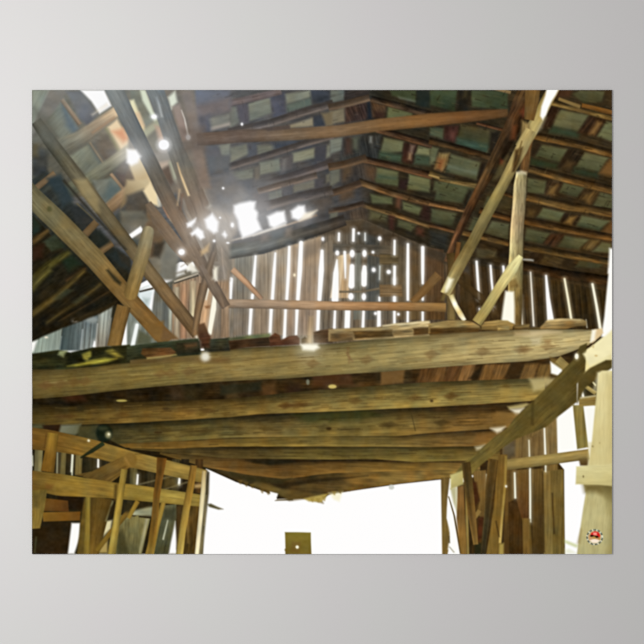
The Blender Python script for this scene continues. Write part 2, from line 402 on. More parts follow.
# fine mottling of the wood in the roof
for _ in range(260):
    x = rg.uniform(370, 610); y = rg.uniform(92, 262)
    l = rg.uniform(2, 8); a_ = math.radians(14 if rg.rand() < .7 else -60)
    dk = rg.rand() < .6
    beam([(x, y, rg.uniform(.6, 1.8)), (x + l * math.cos(a_), y + l * math.sin(a_), .6)], [(24, 18, 10) if dk else (120, 104, 68)], prof=(1, 1), grain=0, blot=0, soft=1.6, a=.4 if dk else .22)
for _ in range(120):
    x = rg.uniform(210, 365); y = rg.uniform(92, 215)
    l = rg.uniform(2, 8); a_ = math.radians(-14 if rg.rand() < .7 else 80)
    dk = rg.rand() < .6
    beam([(x, y, rg.uniform(.6, 1.8)), (x + l * math.cos(a_), y + l * math.sin(a_), .6)], [(40, 36, 34) if dk else (140, 130, 106)], prof=(1, 1), grain=0, blot=0, soft=1.8, a=.28 if dk else .18)

# ---- gable wall
G = 'printed_gable_wall'
photo()
poly([(158, 290), (215, 262), (330, 222), (362, 219), (420, 244), (470, 262), (470, 340), (158, 350)], (128, 118, 102), (72, 58, 40), [(250, 290), (465, 290)], ang=90, grain=.3, ln=30, th=1.6, blot=.12, n='wall_boards', u=G)
poly([(460, 262), (612, 292), (612, 345), (460, 345)], (64, 48, 26), (50, 38, 18), [(470, 290), (600, 300)], ang=85, grain=.4, ln=30, th=1.8, blot=.2, n='wall_boards', u=G)
tile(230, 180)
def board(pts, c, c2=None, g=None, n='board', grain=.2, soft=2.0, u=G, ang=90, blot=.15, **k):
    poly(pts, c, c2, g, ang=ang, grain=grain, ln=40, th=1.3, blot=blot, soft=soft, n=n, u=u, **k)
board([(30, 500), (160, 480), (150, 1000), (20, 1000)], (122, 120, 108), (124, 112, 96), [(100, 500), (100, 900)])
board([(175, 480), (285, 460), (275, 1000), (150, 1000)], (146, 134, 114), (136, 118, 96), [(200, 500), (200, 900)])
board([(298, 455), (375, 435), (365, 1000), (275, 1000)], (150, 136, 114), (138, 118, 94), [(300, 500), (300, 900)])
board([(388, 425), (450, 410), (440, 1000), (360, 1000)], (162, 140, 112), (142, 120, 98), [(400, 500), (400, 900)])
board([(470, 400), (590, 360), (575, 1000), (430, 1000)], (158, 136, 108), (142, 122, 102), [(500, 450), (500, 900)])
poly([(415, 440), (590, 380), (600, 470), (430, 520)], (112, 98, 82), soft=9, a=.6)
tile(330, 180)
board([(0, 390), (40, 380), (40, 460), (20, 640), (-60, 640), (-60, 420)], (120, 106, 86))
board([(45, 490), (90, 480), (95, 700), (60, 760), (0, 760)], (190, 164, 122), (200, 176, 140), [(60, 500), (60, 700)])
board([(95, 480), (135, 470), (120, 760), (60, 760)], (178, 150, 112))
board([(100, 330), (150, 300), (150, 460), (20, 450), (20, 370)], (98, 88, 72), blot=.3)
board([(150, 300), (230, 260), (225, 460), (150, 460)], (80, 74, 62), blot=.3)
board([(225, 265), (320, 300), (320, 480), (225, 460)], (76, 72, 62), blot=.3)
board([(20, 410), (640, 430), (420, 480), (20, 465)], (84, 76, 62), blot=.3, ang=3)
board([(160, 470), (200, 470), (205, 900), (150, 900)], (112, 110, 96))
board([(240, 480), (320, 500), (320, 900), (225, 900)], (78, 78, 72), (80, 78, 70), [(280, 500), (280, 880)])
board([(320, 470), (412, 480), (412, 900), (320, 900)], (86, 78, 62), (92, 82, 66), [(360, 480), (360, 880)])
board([(420, 400), (495, 420), (495, 900), (420, 900)], (88, 76, 56), (96, 80, 56), [(450, 480), (450, 880)])
board([(510, 420), (590, 430), (590, 900), (510, 900)], (92, 74, 50), (98, 78, 48), [(550, 480), (550, 880)])
board([(605, 430), (730, 450), (740, 900), (605, 900)], (82, 62, 42), (84, 62, 36), [(650, 480), (650, 880)])
board([(320, 478), (440, 480), (440, 545), (320, 545)], (94, 80, 54), ang=2, n='nailed_board')
photo()
poly([(362, 219), (420, 244), (470, 262), (470, 275), (418, 252), (362, 232), (315, 236), (330, 222)], (66, 56, 42), soft=5, a=.8, blot=.4)
# rake beam at the left of the gable
beam([(226, 252, 15), (262, 247, 14), (300, 235, 13), (345, 220, 11)], [(84, 84, 74), (78, 78, 72), (66, 64, 58), (58, 50, 42)], prof=(.8, .95, 1.25, .95, .65), blot=.3, n='rake_board', u=R, soft=2)
tile(230, 180)
poly([(360, 310), (400, 300), (395, 360), (350, 370)], (108, 98, 86), soft=6, a=.8)
poly([(200, 350), (250, 340), (240, 390), (200, 400)], (112, 100, 90), soft=7, a=.6)
poly([(260, 330), (350, 305), (345, 365), (270, 385)], (74, 80, 80), soft=7, a=.8)
beam([(0, 392, 10), (150, 355, 12), (380, 285, 12), (560, 225, 14)], [(176, 164, 148), (160, 150, 134), (150, 132, 112), (120, 98, 76)], prof=(1, 1), n='rake_edge', u=R, soft=2.5)
beam([(0, 502, 8), (120, 482, 8), (330, 430, 8), (470, 390, 6)], [(58, 56, 50)], prof=(1, 1), soft=3, a=.8)
# slits
tile(230, 180)
slit([(165, 492, 14), (151, 680, 22)]); slit([(145, 742, 20), (143, 762, 18)])
slit([(292, 472, 12), (285, 580, 20), (273, 768, 20)])
slit([(382, 432, 16), (376, 600, 22), (366, 768, 18)])
slit([(458, 405, 26), (450, 580, 30), (437, 768, 22)])
slit([(593, 458, 20), (588, 580, 34), (576, 768, 26)])
slit([(6, 640, 26), (-2, 770, 24)])
blob(598, 380, 9, 12, ang=0); blob(415, 612, 7, 9, c=(250, 235, 200)); 
tile(230, 270)
slit([(136, 248, 20), (126, 414, 18)]); slit([(266, 250, 20), (258, 406, 18)]); slit([(358, 254, 16), (350, 440, 20)])
slit([(432, 254, 20), (425, 420, 14)]); slit([(570, 256, 22), (565, 388, 20)])
slit([(-22, 240, 26), (-38, 430, 24)])
tile(330, 180)
slit([(58, 345, 14), (57, 388, 14)]); slit([(152, 320, 18), (150, 390, 16)]); blob(185, 343, 7)
slit([(226, 343, 8), (226, 388, 10)], c=(225, 228, 225)); blob(320, 377, 11, 14)
slit([(416, 392, 14), (415, 478, 14)]); slit([(502, 415, 16), (501, 600, 20), (501, 770, 16)])
slit([(597, 436, 22), (597, 600, 20), (597, 665, 14)]); slit([(597, 735, 14), (597, 770, 14)])
blob(47, 470, 12, 16); slit([(45, 515, 8), (38, 600, 34), (32, 770, 44)])
slit([(95, 465, 18), (98, 560, 14), (99, 630, 6)])
blob(143, 474, 16, 24); slit([(142, 556, 30), (138, 680, 38)]); blob(135, 750, 17, 22)
blob(222, 473, 14, 22); slit([(222, 562, 26), (220, 600, 36), (219, 670, 34)]); blob(218, 752, 14, 22)
blob(277, 465, 8); blob(281, 578, 10, 12); blob(378, 592, 13, 13)
slit([(321, 556, 8), (319, 640, 6)], c=(205, 210, 205)); slit([(416, 560, 18), (415, 665, 16)]); slit([(415, 752, 16), (415, 775, 16)])
blob(282, 580, 9); slit([(318, 757, 12), (318, 775, 12)])
tile(330, 270)
slit([(32, 266, 14), (28, 375, 18)]); slit([(114, 264, 34), (110, 375, 34)]); slit([(216, 268, 16), (212, 370, 18)])
slit([(315, 266, 22), (315, 362, 24)]); slit([(415, 266, 16), (415, 345, 16)]); slit([(501, 266, 14), (500, 340, 14)])
slit([(597, 266, 14), (597, 332, 14)]); blob(293, 280, 9); blob(440, 285, 8)
beam([(60, 140, 14), (200, 140, 12), (320, 120, 16)], [(112, 100, 80)], a=.9, n='nailed_board', u=G)
board([(320, 95), (462, 92), (465, 170), (322, 172)], (122, 98, 66), n='nailed_board', ang=0)
slit([(415, 176, 16), (415, 200, 16)]); slit([(415, 60, 16), (415, 92, 14)])
# right part slits
tile(430, 180)
slit([(300, 526, 14), (306, 620, 16), (316, 765, 14)], n='bright_gap'); slit([(390, 552, 12), (396, 640, 14), (404, 720, 12)]); slit([(472, 558, 14), (478, 620, 16)])
tile(430, 270)
slit([(405, 240, 10), (407, 262, 8)]); slit([(318, 250, 8), (320, 262, 8)]); 
tile(515, 270)
slit([(37, 168, 6), (45, 350, 10)], c=(245, 240, 220)); slit([(100, 15, 7), (110, 180, 9), (120, 358, 9)], c=(245, 240, 225))
slit([(200, 38, 12), (212, 180, 24), (230, 330, 42)]); slit([(319, 58, 12), (342, 190, 14), (362, 318, 14)], c=(245, 238, 205))
slit([(499, 92, 14), (525, 230, 16), (550, 384, 18)], c=(248, 244, 220)); slit([(458, 320, 6), (464, 370, 8)], c=(220, 215, 190), halo=0)
beam([(430, 60, 10), (470, 370, 10)], [(34, 26, 12)], prof=(1, 1), a=.6, soft=4)
tile(430, 180)
# brace on the left of gable and the tie rail
tile(230, 270)
beam([(15, -5, 40), (110, 85, 38), (205, 188, 28)], [(176, 142, 110), (168, 132, 100), (150, 120, 94)], prof=(.8, 1.12, 1.1, .85), n='brace', u=G)
tile(330, 270)
beam([(530, 205, 40), (590, 150, 50), (700, 30, 60)], [(120, 90, 52)], n='brace', u=G)
photo()
beam([(220, 303.5, 9), (262, 304, 9.2), (330, 305.8, 8.8), (400, 306.5, 8.8), (446, 307.5, 9)], [(150, 130, 108), (156, 132, 106), (172, 136, 98), (146, 108, 68), (140, 108, 62)], prof=(.9, 1.12, 1.05, .95, .72), n='rail', u=G)
# ---- left roof slope, near part
tile(30, 88)
poly([(0, 0), (644, 0), (644, 700), (0, 700)], (108, 108, 98), (80, 76, 62), [(100, 50), (450, 640)], soft=4, blot=.15, grain=.1, ang=-35, n='roof_boards', u=R)
tin([(13, 13), (110, 13), (13, 290)], (126, 138, 124), ang=-60)
beam([(125, 10, 22), (70, 120, 22), (15, 240, 22)], [(152, 162, 150), (146, 156, 142)], a=.8, soft=5, grain=.05)
poly([(120, 13), (250, 13), (200, 100), (100, 230), (70, 215), (13, 320), (13, 250)], (116, 114, 108), soft=6, blot=.1)
tin([(200, 90), (310, 260), (270, 300), (200, 335), (105, 220)], (100, 112, 108), (106, 112, 98), [(260, 180), (160, 260)], ang=-45)
poly([(210, 110), (310, 260), (285, 300), (235, 240)], (76, 92, 104), soft=9, a=.8)
poly([(230, 20), (330, 15), (440, 165), (375, 250), (320, 200)], (104, 108, 112), (76, 78, 84), [(320, 60), (370, 240)], soft=6, blot=.15)
beam([(205, 75, 26), (260, 150, 28), (322, 235, 26)], [(132, 120, 104), (126, 106, 84)], prof=(1.1, 1, .8), soft=2.5, n='batten', u=R)
poly([(325, 13), (478, 13), (525, 115), (448, 165), (395, 85)], (255, 255, 255), soft=3.5, n='roof_gap', u=R)
tin([(370, 350), (490, 260), (590, 410), (480, 500)], (104, 92, 74), (82, 70, 60), [(400, 300), (500, 460)])
poly([(470, 240), (505, 250), (600, 420), (570, 430)], (134, 128, 92), soft=6)
poly([(500, 250), (560, 200), (650, 340), (640, 410), (590, 410)], (232, 204, 158), soft=5, n='roof_gap', u=R)
poly([(530, 280), (600, 260), (640, 330), (600, 350)], (214, 142, 96), soft=8)
tin([(255, 440), (380, 360), (470, 490), (375, 580)], (112, 116, 92), (92, 98, 82), [(300, 440), (450, 500)], ang=-45)
poly([(370, 360), (410, 360), (490, 490), (460, 500)], (80, 86, 80), soft=8)
beam([(385, 350, 16), (480, 495, 16)], [(116, 104, 84)], soft=3, n='batten', u=R)
poly([(410, 360), (500, 300), (570, 420), (490, 490)], (84, 74, 62), soft=8, a=.7, blot=.3)
beam([(180, 380, 96), (330, 320, 92), (440, 240, 80), (560, 150, 66)], [(106, 106, 92), (116, 112, 96), (140, 122, 98), (206, 178, 138)], prof=(1.12, 1.1, 1.0, .82), soft=4, n='purlin', u=R)
beam([(400, 175, 14), (500, 105, 18)], [(240, 225, 195)], a=.5, soft=5)
beam([(400, 290, 14), (545, 190, 16)], [(150, 112, 78)], a=.6, soft=4)
beam([(200, 680, 90), (380, 590, 84), (520, 490, 76), (660, 385, 74)], [(86, 88, 72), (94, 96, 78), (112, 110, 90), (168, 158, 128)], prof=(1.1, 1.1, 1.0, .84), soft=4, n='purlin', u=R)
poly([(525, 560), (600, 480), (644, 450), (700, 560), (600, 640)], (78, 72, 64), soft=5, blot=.3)
poly([(450, 600), (525, 575), (600, 690), (500, 690)], (104, 112, 100), soft=6)
beam([(528, 560, 15), (620, 690, 15)], [(136, 116, 88)], soft=3, n='batten', u=R)
poly([(13, 360), (120, 400), (110, 560), (80, 610), (13, 560)], (70, 72, 68), (58, 60, 58), [(40, 380), (60, 600)], soft=6, blot=.3)
poly([(13, 360), (50, 360), (50, 440), (13, 440)], (92, 84, 60), soft=8, a=.8)
# near part, next detail down
tile(30, 180)
poly([(0, 0), (110, -60), (260, 130), (400, 280), (560, 450), (644, 520), (644, 720), (0, 720)], (50, 54, 50), (34, 32, 22), [(200, 60), (300, 600)], soft=5, blot=.3, grain=.2, ang=-40, n='roof_boards', u=R)
beam([(30, 60, 40), (160, -45, 36)], [(116, 96, 70)], n='batten', u=R)
poly([(110, -10), (200, -40), (280, 130), (210, 170)], (46, 56, 58), soft=7)
poly([(250, 170), (330, 160), (430, 270), (350, 330), (290, 260)], (44, 46, 44), soft=6)
beam([(300, 150, 12), (420, 260, 10)], [(96, 88, 64)], a=.7)
beam([(355, 350, 50), (430, 270, 46)], [(102, 82, 54)], n='batten', u=R)
beam([(455, 460, 46), (530, 405, 44)], [(112, 90, 60)], n='batten', u=R)
poly([(390, 380), (450, 320), (520, 400), (450, 440)], (32, 36, 30), soft=6)
poly([(500, 480), (560, 440), (644, 520), (644, 600), (580, 560)], (38, 42, 38), soft=6)
# tin and purlins right of the long beam
tin([(400, 0), (560, 0), (580, 60), (500, 160), (450, 110)], (104, 108, 94), (80, 92, 86), [(440, 20), (560, 80)], ang=-45)
poly([(520, 10), (580, 60), (520, 140), (480, 100)], (76, 90, 88), soft=8, a=.8)
poly([(560, -40), (700, -40), (700, 40), (610, 60)], (84, 70, 62), soft=6, blot=.3)
beam([(520, -40, 20), (600, 55, 18)], [(142, 116, 86)], n='batten', u=R)
beam([(490, 200, 76), (580, 120, 76), (700, 20, 80), (800, -60, 80)], [(114, 92, 64), (138, 112, 82), (150, 130, 98), (176, 160, 126)], prof=(1.1, 1.1, 1, .8), soft=4, n='purlin', u=R)
poly([(540, 230), (700, 120), (760, 200), (800, 300), (660, 470), (560, 330)], (66, 66, 58), (80, 74, 60), [(600, 200), (700, 350)], soft=6, blot=.3)
tile(130, 88)
# behind the slanting timbers, upper part
poly([(-10, 0), (420, 0), (420, 200), (460, 644), (200, 700), (-10, 420)], (112, 106, 94), (108, 98, 84), [(100, 50), (400, 600)], soft=5, blot=.15)
poly([(0, 13), (80, 13), (170, 200), (100, 250), (0, 60)], (110, 112, 96), soft=5, blot=.2)
poly([(0, 80), (25, 75), (90, 240), (130, 370), (100, 350), (0, 140)], (228, 224, 180), (226, 196, 140), [(0, 100), (60, 300)], soft=4, n='roof_gap', u=R)
poly([(30, 160), (60, 160), (90, 240), (70, 250)], (214, 180, 138), soft=6)
poly([(65, 13), (100, 13), (150, 150), (185, 200), (160, 220), (80, 80)], (214, 222, 194), soft=4, n='roof_gap', u=R)
poly([(60, 290), (190, 190), (200, 240), (100, 340)], (158, 158, 128), soft=6)
poly([(100, 320), (165, 270), (200, 330), (180, 410), (130, 400)], (98, 94, 78), soft=6)
poly([(160, 240), (200, 250), (240, 340), (190, 350)], (178, 148, 122), soft=6)
poly([(180, 470), (265, 440), (250, 500), (200, 530)], (176, 156, 134), soft=6)
poly([(140, 430), (270, 400), (290, 460), (180, 480)], (130, 124, 112), soft=6)
poly([(195, 530), (250, 500), (290, 600), (260, 630)], (84, 68, 54), soft=6)
poly([(250, 480), (270, 460), (310, 560), (300, 610), (280, 590)], (158, 158, 132), soft=5)
poly([(245, 60), (290, 20), (305, 90), (265, 140)], (222, 228, 206), soft=5, n='roof_gap', u=R)
poly([(270, 120), (320, 100), (390, 330), (340, 340)], (142, 128, 116), (142, 116, 100), [(290, 120), (360, 330)], soft=5)
beam([(330, 140, 8), (352, 200, 8), (375, 310, 14)], [(170, 160, 148), (232, 226, 214)], prof=(1, 1), n='roof_gap', u=R)
# bright roof gaps between the two slanting timbers
tile(130, 88)
poly([(-20, 400), (60, 400), (130, 560), (150, 640), (60, 680), (0, 520)], (206, 188, 142), (184, 158, 112), [(20, 430), (100, 600)], soft=5, n='roof_gap', u=R)
poly([(-10, 520), (30, 600), (0, 680), (-40, 600)], (92, 78, 62), soft=5)
poly([(0, 660), (130, 560), (150, 600), (40, 700)], (196, 172, 128), soft=5)
tile(130, 180)
poly([(-20, 0), (110, 0), (135, 20), (20, 120), (-60, 180)], (196, 176, 132), (128, 108, 76), [(90, 20), (-20, 140)], soft=5, n='purlin', u=R)
poly([(-20, 100), (90, 60), (130, 150), (100, 220), (0, 250), (-30, 200)], (72, 66, 56), soft=6, blot=.3)
poly([(85, 70), (130, 15), (190, 110), (185, 170), (130, 150)], (236, 214, 166), soft=4, n='roof_gap', u=R)
poly([(175, 100), (200, 110), (200, 170), (180, 170)], (190, 186, 168), soft=4)
poly([(200, 135), (225, 150), (292, 290), (262, 260)], (240, 206, 150), soft=3.5, n='roof_gap', u=R)
poly([(215, 175), (232, 185), (262, 240), (248, 240)], (196, 120, 70), soft=5)
beam([(250, 225, 9), (290, 292, 7)], [(255, 250, 235)], prof=(1, 1))
# lower triangle behind: eave roof and lit siding
photo()
poly([(32, 214), (75, 262), (130, 305), (111, 318), (75, 332), (32, 345)], (36, 32, 20), (28, 24, 14), [(60, 250), (60, 330)], grain=.3, ang=-35, blot=.4, n='roof_boards', u=R)
tile(30, 180)
tin([(80, 400), (160, 350), (230, 430), (140, 460)], (44, 56, 36), (34, 44, 26), [(100, 380), (200, 450)])
poly([(13, 230), (70, 290), (60, 330), (13, 360)], (34, 44, 36), soft=6)
poly([(190, 500), (270, 480), (330, 540), (250, 590)], (30, 40, 26), soft=8)
poly([(13, 430), (90, 410), (80, 500), (13, 520)], (48, 30, 18), soft=8)
def strip(pts, c): beam(pts, [c], prof=(.5, .75, .95, .7), soft=5, grain=.3, n='batten', u=R)
strip([(10, 400, 40), (60, 365, 44), (120, 320, 30)], (108, 84, 44))
strip([(-10, 660, 60), (120, 550, 56), (255, 460, 36)], (88, 82, 38))
strip([(230, 650, 30), (360, 565, 20)], (74, 54, 28))
poly([(560, 450), (644, 500), (644, 560), (590, 530)], (46, 42, 32), soft=6)
tile(30, 270)
strip([(0, 120, 60), (60, 50, 60), (130, -10, 50)], (92, 84, 40))
strip([(0, 290, 46), (180, 160, 46), (350, 0, 36)], (92, 76, 36))
strip([(100, 340, 30), (300, 210, 34), (460, 85, 30)], (74, 62, 32))
strip([(180, 330, 20), (380, 215, 22), (520, 130, 22)], (58, 46, 26))
tin([(150, 190), (230, 120), (280, 130), (200, 190)], (48, 58, 38), blot=.3, a=.6)
tin([(270, 210), (340, 160), (370, 170), (300, 220)], (50, 54, 32), a=.6)
# siding seen outside on the left, daylit
S_ = 'printed_side_wall'
poly([(5, 470), (80, 430), (210, 375), (195, 530), (5, 545)], (148, 162, 148), (136, 146, 134), [(60, 460), (180, 460)], ang=95, grain=.2, ln=40, th=1.3, n='board', u=S_, soft=3)
poly([(5, 465), (45, 455), (25, 520), (5, 535)], (250, 250, 245), soft=4)
blob(105, 434, 10, 5, c=(238, 228, 205), halo=.2, n=None)
poly([(210, 375), (345, 325), (325, 520), (190, 520)], (64, 76, 74), (98, 108, 106), [(210, 430), (330, 440)], ang=95, grain=.25, ln=40, th=1.3, n='board', u=S_, soft=3)
poly([(345, 322), (440, 285), (420, 510), (325, 515)], (98, 108, 108), (122, 130, 124), [(340, 350), (400, 500)], ang=95, grain=.3, ln=40, th=1.3, n='board', u=S_, soft=3)
poly([(440, 285), (535, 232), (500, 500), (418, 510)], (150, 156, 146), (134, 128, 112), [(490, 300), (440, 480)], ang=95, grain=.3, ln=40, th=1.3, n='board', u=S_, soft=3)
blob(398, 320, 40, 22, c=(140, 148, 144), halo=0, n=None, soft=5)
blob(290, 327, 14, 8, halo=.4, u=S_); slit([(416, 462, 8), (413, 490, 16)], u=S_)
poly([(280, 340), (345, 322), (440, 285), (530, 235), (560, 200), (300, 300), (270, 320)], (44, 36, 20), soft=4, grain=.3, ang=-25)
poly([(533, 235), (590, 225), (545, 400), (520, 490), (498, 495)], (40, 38, 26), (62, 60, 46), [(550, 250), (510, 480)], soft=3)
# behind the small posts, right of it
tile(130, 270)
poly([(-20, 130), (60, 120), (120, 240), (200, 330), (200, 480), (-20, 500)], (126, 134, 126), (110, 116, 104), [(0, 200), (100, 440)], ang=95, grain=.2, n='board', u=S_, soft=3)
poly([(160, 110), (290, 60), (300, 440), (120, 440)], (92, 92, 82), (112, 112, 102), [(180, 120), (200, 400)], ang=92, grain=.25, ln=40, n='board', u=S_, soft=3, blot=.2)
poly([(55, 130), (150, 130), (120, 255), (90, 210), (55, 185)], (222, 232, 232), soft=4, n='bright_gap', u=S_)
poly([(85, 180), (125, 185), (110, 240), (90, 220)], (176, 190, 186), soft=6)
slit([(45, 355, 22), (18, 485, 26)], c=(240, 245, 242), u=S_)
poly([(60, 390), (140, 430), (130, 480), (40, 480)], (86, 88, 66), soft=5)
beam([(50, 128, 10), (130, 100, 18)], [(240, 244, 238)], prof=(1, 1), n='bright_gap', u=S_)
beam([(60, 140, 12), (150, 118, 14)], [(70, 64, 52)], prof=(1, 1))
beam([(262, 240, 34), (258, 390, 30)], [(158, 162, 150), (146, 148, 132)], prof=(.8, 1.1, .8), soft=4, n='board', u=S_)
# far corner boards between the two long timbers
poly([(275, 90), (440, 40), (640, 0), (640, 440), (270, 440)], (150, 124, 96), (138, 116, 92), [(300, 100), (500, 400)], ang=92, grain=.3, ln=40, th=1.4, blot=.15, n='board', u=S_, soft=3)
beam([(300, 110, 34), (300, 440, 34)], [(172, 160, 134), (168, 150, 122)], prof=(.85, 1.1, .9), n='board', u=S_, soft=2.5)
beam([(350, 90, 40), (345, 440, 40)], [(170, 134, 102), (160, 122, 92)], prof=(.8, 1.1, .85), n='board', u=S_, soft=2.5)
beam([(405, 70, 40), (405, 300, 40)], [(178, 158, 126), (192, 178, 140)], prof=(.85, 1.1, .8), n='board', u=S_, soft=2.5)
beam([(500, 120, 60), (470, 400, 60)], [(182, 148, 112), (196, 160, 122)], prof=(.85, 1.1, .9), n='board', u=S_, soft=2.5)
beam([(570, 120, 44), (560, 440, 44)], [(122, 112, 98), (124, 110, 92)], prof=(.85, 1.05, .9), n='board', u=S_, soft=2.5)
poly([(484, 235), (520, 228), (515, 245), (490, 245)], (120, 78, 44), soft=4)
slit([(548, 130, 16), (538, 250, 34), (512, 410, 26)], c=(250, 246, 226), u=S_, halo=.3)
slit([(505, 120, 12), (490, 190, 8)], c=(225, 220, 200), u=S_, halo=.2)
# eave strips with bright cracks
poly([(270, 30), (430, -30), (450, 20), (280, 90)], (104, 96, 78), soft=4, blot=.2)
beam([(288, 38, 22), (350, 18, 14)], [(238, 236, 226)], prof=(1, 1), soft=4); beam([(285, 75, 10), (440, 22, 8)], [(190, 180, 160)], prof=(1, 1), n='rail', u=S_)
beam([(285, 86, 6), (440, 36, 6)], [(60, 54, 44)], prof=(1, 1))
beam([(365, -2, 24), (410, -20, 40)], [(244, 240, 226)], prof=(1, 1), soft=4)
# lower left of the roof hole, hazy block
tile(130, 180)
poly([(90, 230), (220, 330), (300, 480), (290, 640), (170, 640), (110, 480), (90, 350)], (104, 92, 72), (112, 108, 94), [(150, 320), (240, 560)], soft=6, blot=.25)
poly([(110, 180), (230, 330), (190, 480), (130, 500), (100, 300)], (104, 84, 60), soft=5, blot=.2)
poly([(155, 410), (235, 390), (190, 500), (140, 490)], (52, 46, 36), soft=7)
poly([(235, 370), (320, 460), (290, 640), (190, 640)], (112, 110, 98), soft=7, blot=.1)
poly([(-60, 200), (80, 200), (120, 260), (-20, 400), (-60, 420)], (104, 100, 84), (80, 74, 60), [(0, 200), (0, 400)], soft=6, blot=.2)
poly([(0, 360), (60, 380), (40, 480), (0, 470)], (52, 56, 48), soft=7)
beam([(0, 366, 30), (78, 312, 34)], [(255, 255, 255)], prof=(1, 1), n='roof_gap', u=R, soft=2.5)
glow(38, 340, 60, .25)
# right of the long timbers, under the sun hole
poly([(290, 0), (644, -20), (700, 300), (644, 420), (640, 644), (500, 660), (400, 400)], (122, 110, 94), (126, 116, 102), [(350, 50), (600, 600)], soft=7, blot=.18, grain=.1, ang=60)
poly([(480, 0), (660, -60), (760, 100), (644, 220), (520, 170)], (92, 90, 88), (104, 100, 94), [(500, 0), (640, 200)], soft=10, blot=.15)
# long timbers
photo()
Bm = 'printed_slanting_timbers'
beam([(36, 121, 11), (50, 141, 13), (84, 186, 14), (118, 231, 13), (150, 273, 13.5), (198, 334, 13)],
     [(84, 84, 74), (86, 84, 68), (106, 96, 70), (96, 84, 58), (116, 100, 70), (118, 94, 62), (112, 86, 54)], prof=(.72, 1.05, 1.05, .95, .7), n='slanting_beam', u=Bm)
tile(30, 180)
poly([(285, 0), (370, -10), (440, 120), (450, 210), (420, 205), (330, 90)], (150, 134, 92), soft=7, a=.75, blot=.1)
beam([(215, 0, 16), (330, 135, 14), (480, 300, 14), (620, 450, 12)], [(40, 38, 30)], prof=(1, 1), a=.8, soft=3)
photo()
beam([(18, 182, 20), (32, 197, 20.5), (60, 223.5, 21), (95, 259, 20), (130, 300, 17), (168, 342, 16)],
     [(108, 102, 74), (112, 104, 72), (120, 104, 66), (124, 100, 56), (124, 94, 50), (116, 86, 44)], prof=(.85, 1.0, 1.05, 1.0, .98, .8), grain=.14, blot=.2, n='slanting_beam', u=Bm)
tile(30, 180)
blob(125, 187, 16, 18, c=(88, 84, 52), halo=0, n=None, soft=3)
poly([(490, 580), (505, 575), (590, 660), (580, 680), (540, 650)], (52, 46, 28), soft=4)
tile(130, 270)
poly([(80, 350), (215, 330), (220, 440), (160, 450)], (124, 92, 46), soft=5, blot=.1)
poly([(215, 360), (300, 430), (310, 445), (200, 450)], (112, 84, 50), soft=4, n='plank', u=Bm)
# upper long timber from the frame top
photo()
beam([(110, 82, 17), (117, 95, 17), (134, 130, 16), (152, 166, 15), (168, 200, 15), (186, 233, 14), (205, 272, 12), (226, 307, 9)],
     [(118, 124, 122), (96, 100, 98), (74, 76, 72), (84, 78, 66), (112, 92, 72), (116, 98, 78), (108, 92, 76), (106, 90, 74)], prof=(.85, 1.02, 1.05, .95), blot=.08, n='slanting_beam', u=Bm)
beam([(148, 203, 7), (158, 220, 12), (175, 243, 13), (192, 262, 12)], [(110, 92, 70), (118, 98, 76), (116, 98, 78)], prof=(1, 1.03, 1, .9), blot=.08, n='slanting_beam', u=Bm)
beam([(152, 82, 18), (157, 95, 17), (166, 120, 16), (176, 150, 17), (188, 180, 20), (198, 206, 22), (207, 232, 16), (214, 262, 8)],
     [(112, 120, 120), (102, 106, 104), (92, 92, 86), (104, 96, 80), (110, 92, 74), (116, 102, 84), (114, 102, 86)], prof=(.9, 1, 1.03, .97), blot=.08, soft=2, n='slanting_beam', u=Bm)
tile(130, 88)
beam([(170, 60, 8), (188, 110, 12), (206, 185, 10)], [(150, 156, 156), (188, 192, 188)], prof=(1, 1), a=.8, soft=4)
poly([(330, 20), (395, 13), (430, 150), (520, 644), (450, 644), (395, 380), (385, 270)], (120, 110, 100), (118, 100, 84), [(360, 50), (460, 600)], soft=7, blot=.12, n='slanting_beam', u=Bm)
blob(375, 318, 15, 17)
blob(218, 366, 34, 33, n='roof_gap', u=R); glow(218, 366, 80, .3)
poly([(-20, 395), (40, 400), (70, 440), (50, 480), (10, 500), (-20, 480)], (255, 255, 255), soft=5, n='roof_gap', u=R); glow(20, 440, 100, .5)
blob(155, 185, 18, 14, halo=.5, n=None)
tile(130, 180)
beam([(325, 560, 8), (370, 530, 8)], [(160, 150, 130)], a=.5)
beam([(305, -110, 4), (325, -40, 8), (340, 0, 12), (378, 100, 12)], [(232, 190, 130), (240, 214, 160)], prof=(1, 1), soft=3, n='roof_gap', u=R)
beam([(385, 110, 5), (430, 220, 5)], [(80, 66, 52)], prof=(1, 1), a=.7)
beam([(320, 60, 16), (305, 165, 12)], [(190, 160, 120)], a=.7, soft=4)
beam([(335, 90, 16), (325, 190, 14)], [(110, 80, 58)], a=.7, soft=4)
beam([(545, 400, 10), (525, 500, 12), (500, 600, 14)], [(70, 64, 58)], prof=(1, 1), a=.8, soft=4)
poly([(455, 460), (510, 410), (505, 460), (460, 485)], (196, 164, 116), soft=5, a=.9)
beam([(500, 185, 26), (520, 160, 20)], [(176, 168, 150)], a=.7, soft=5)
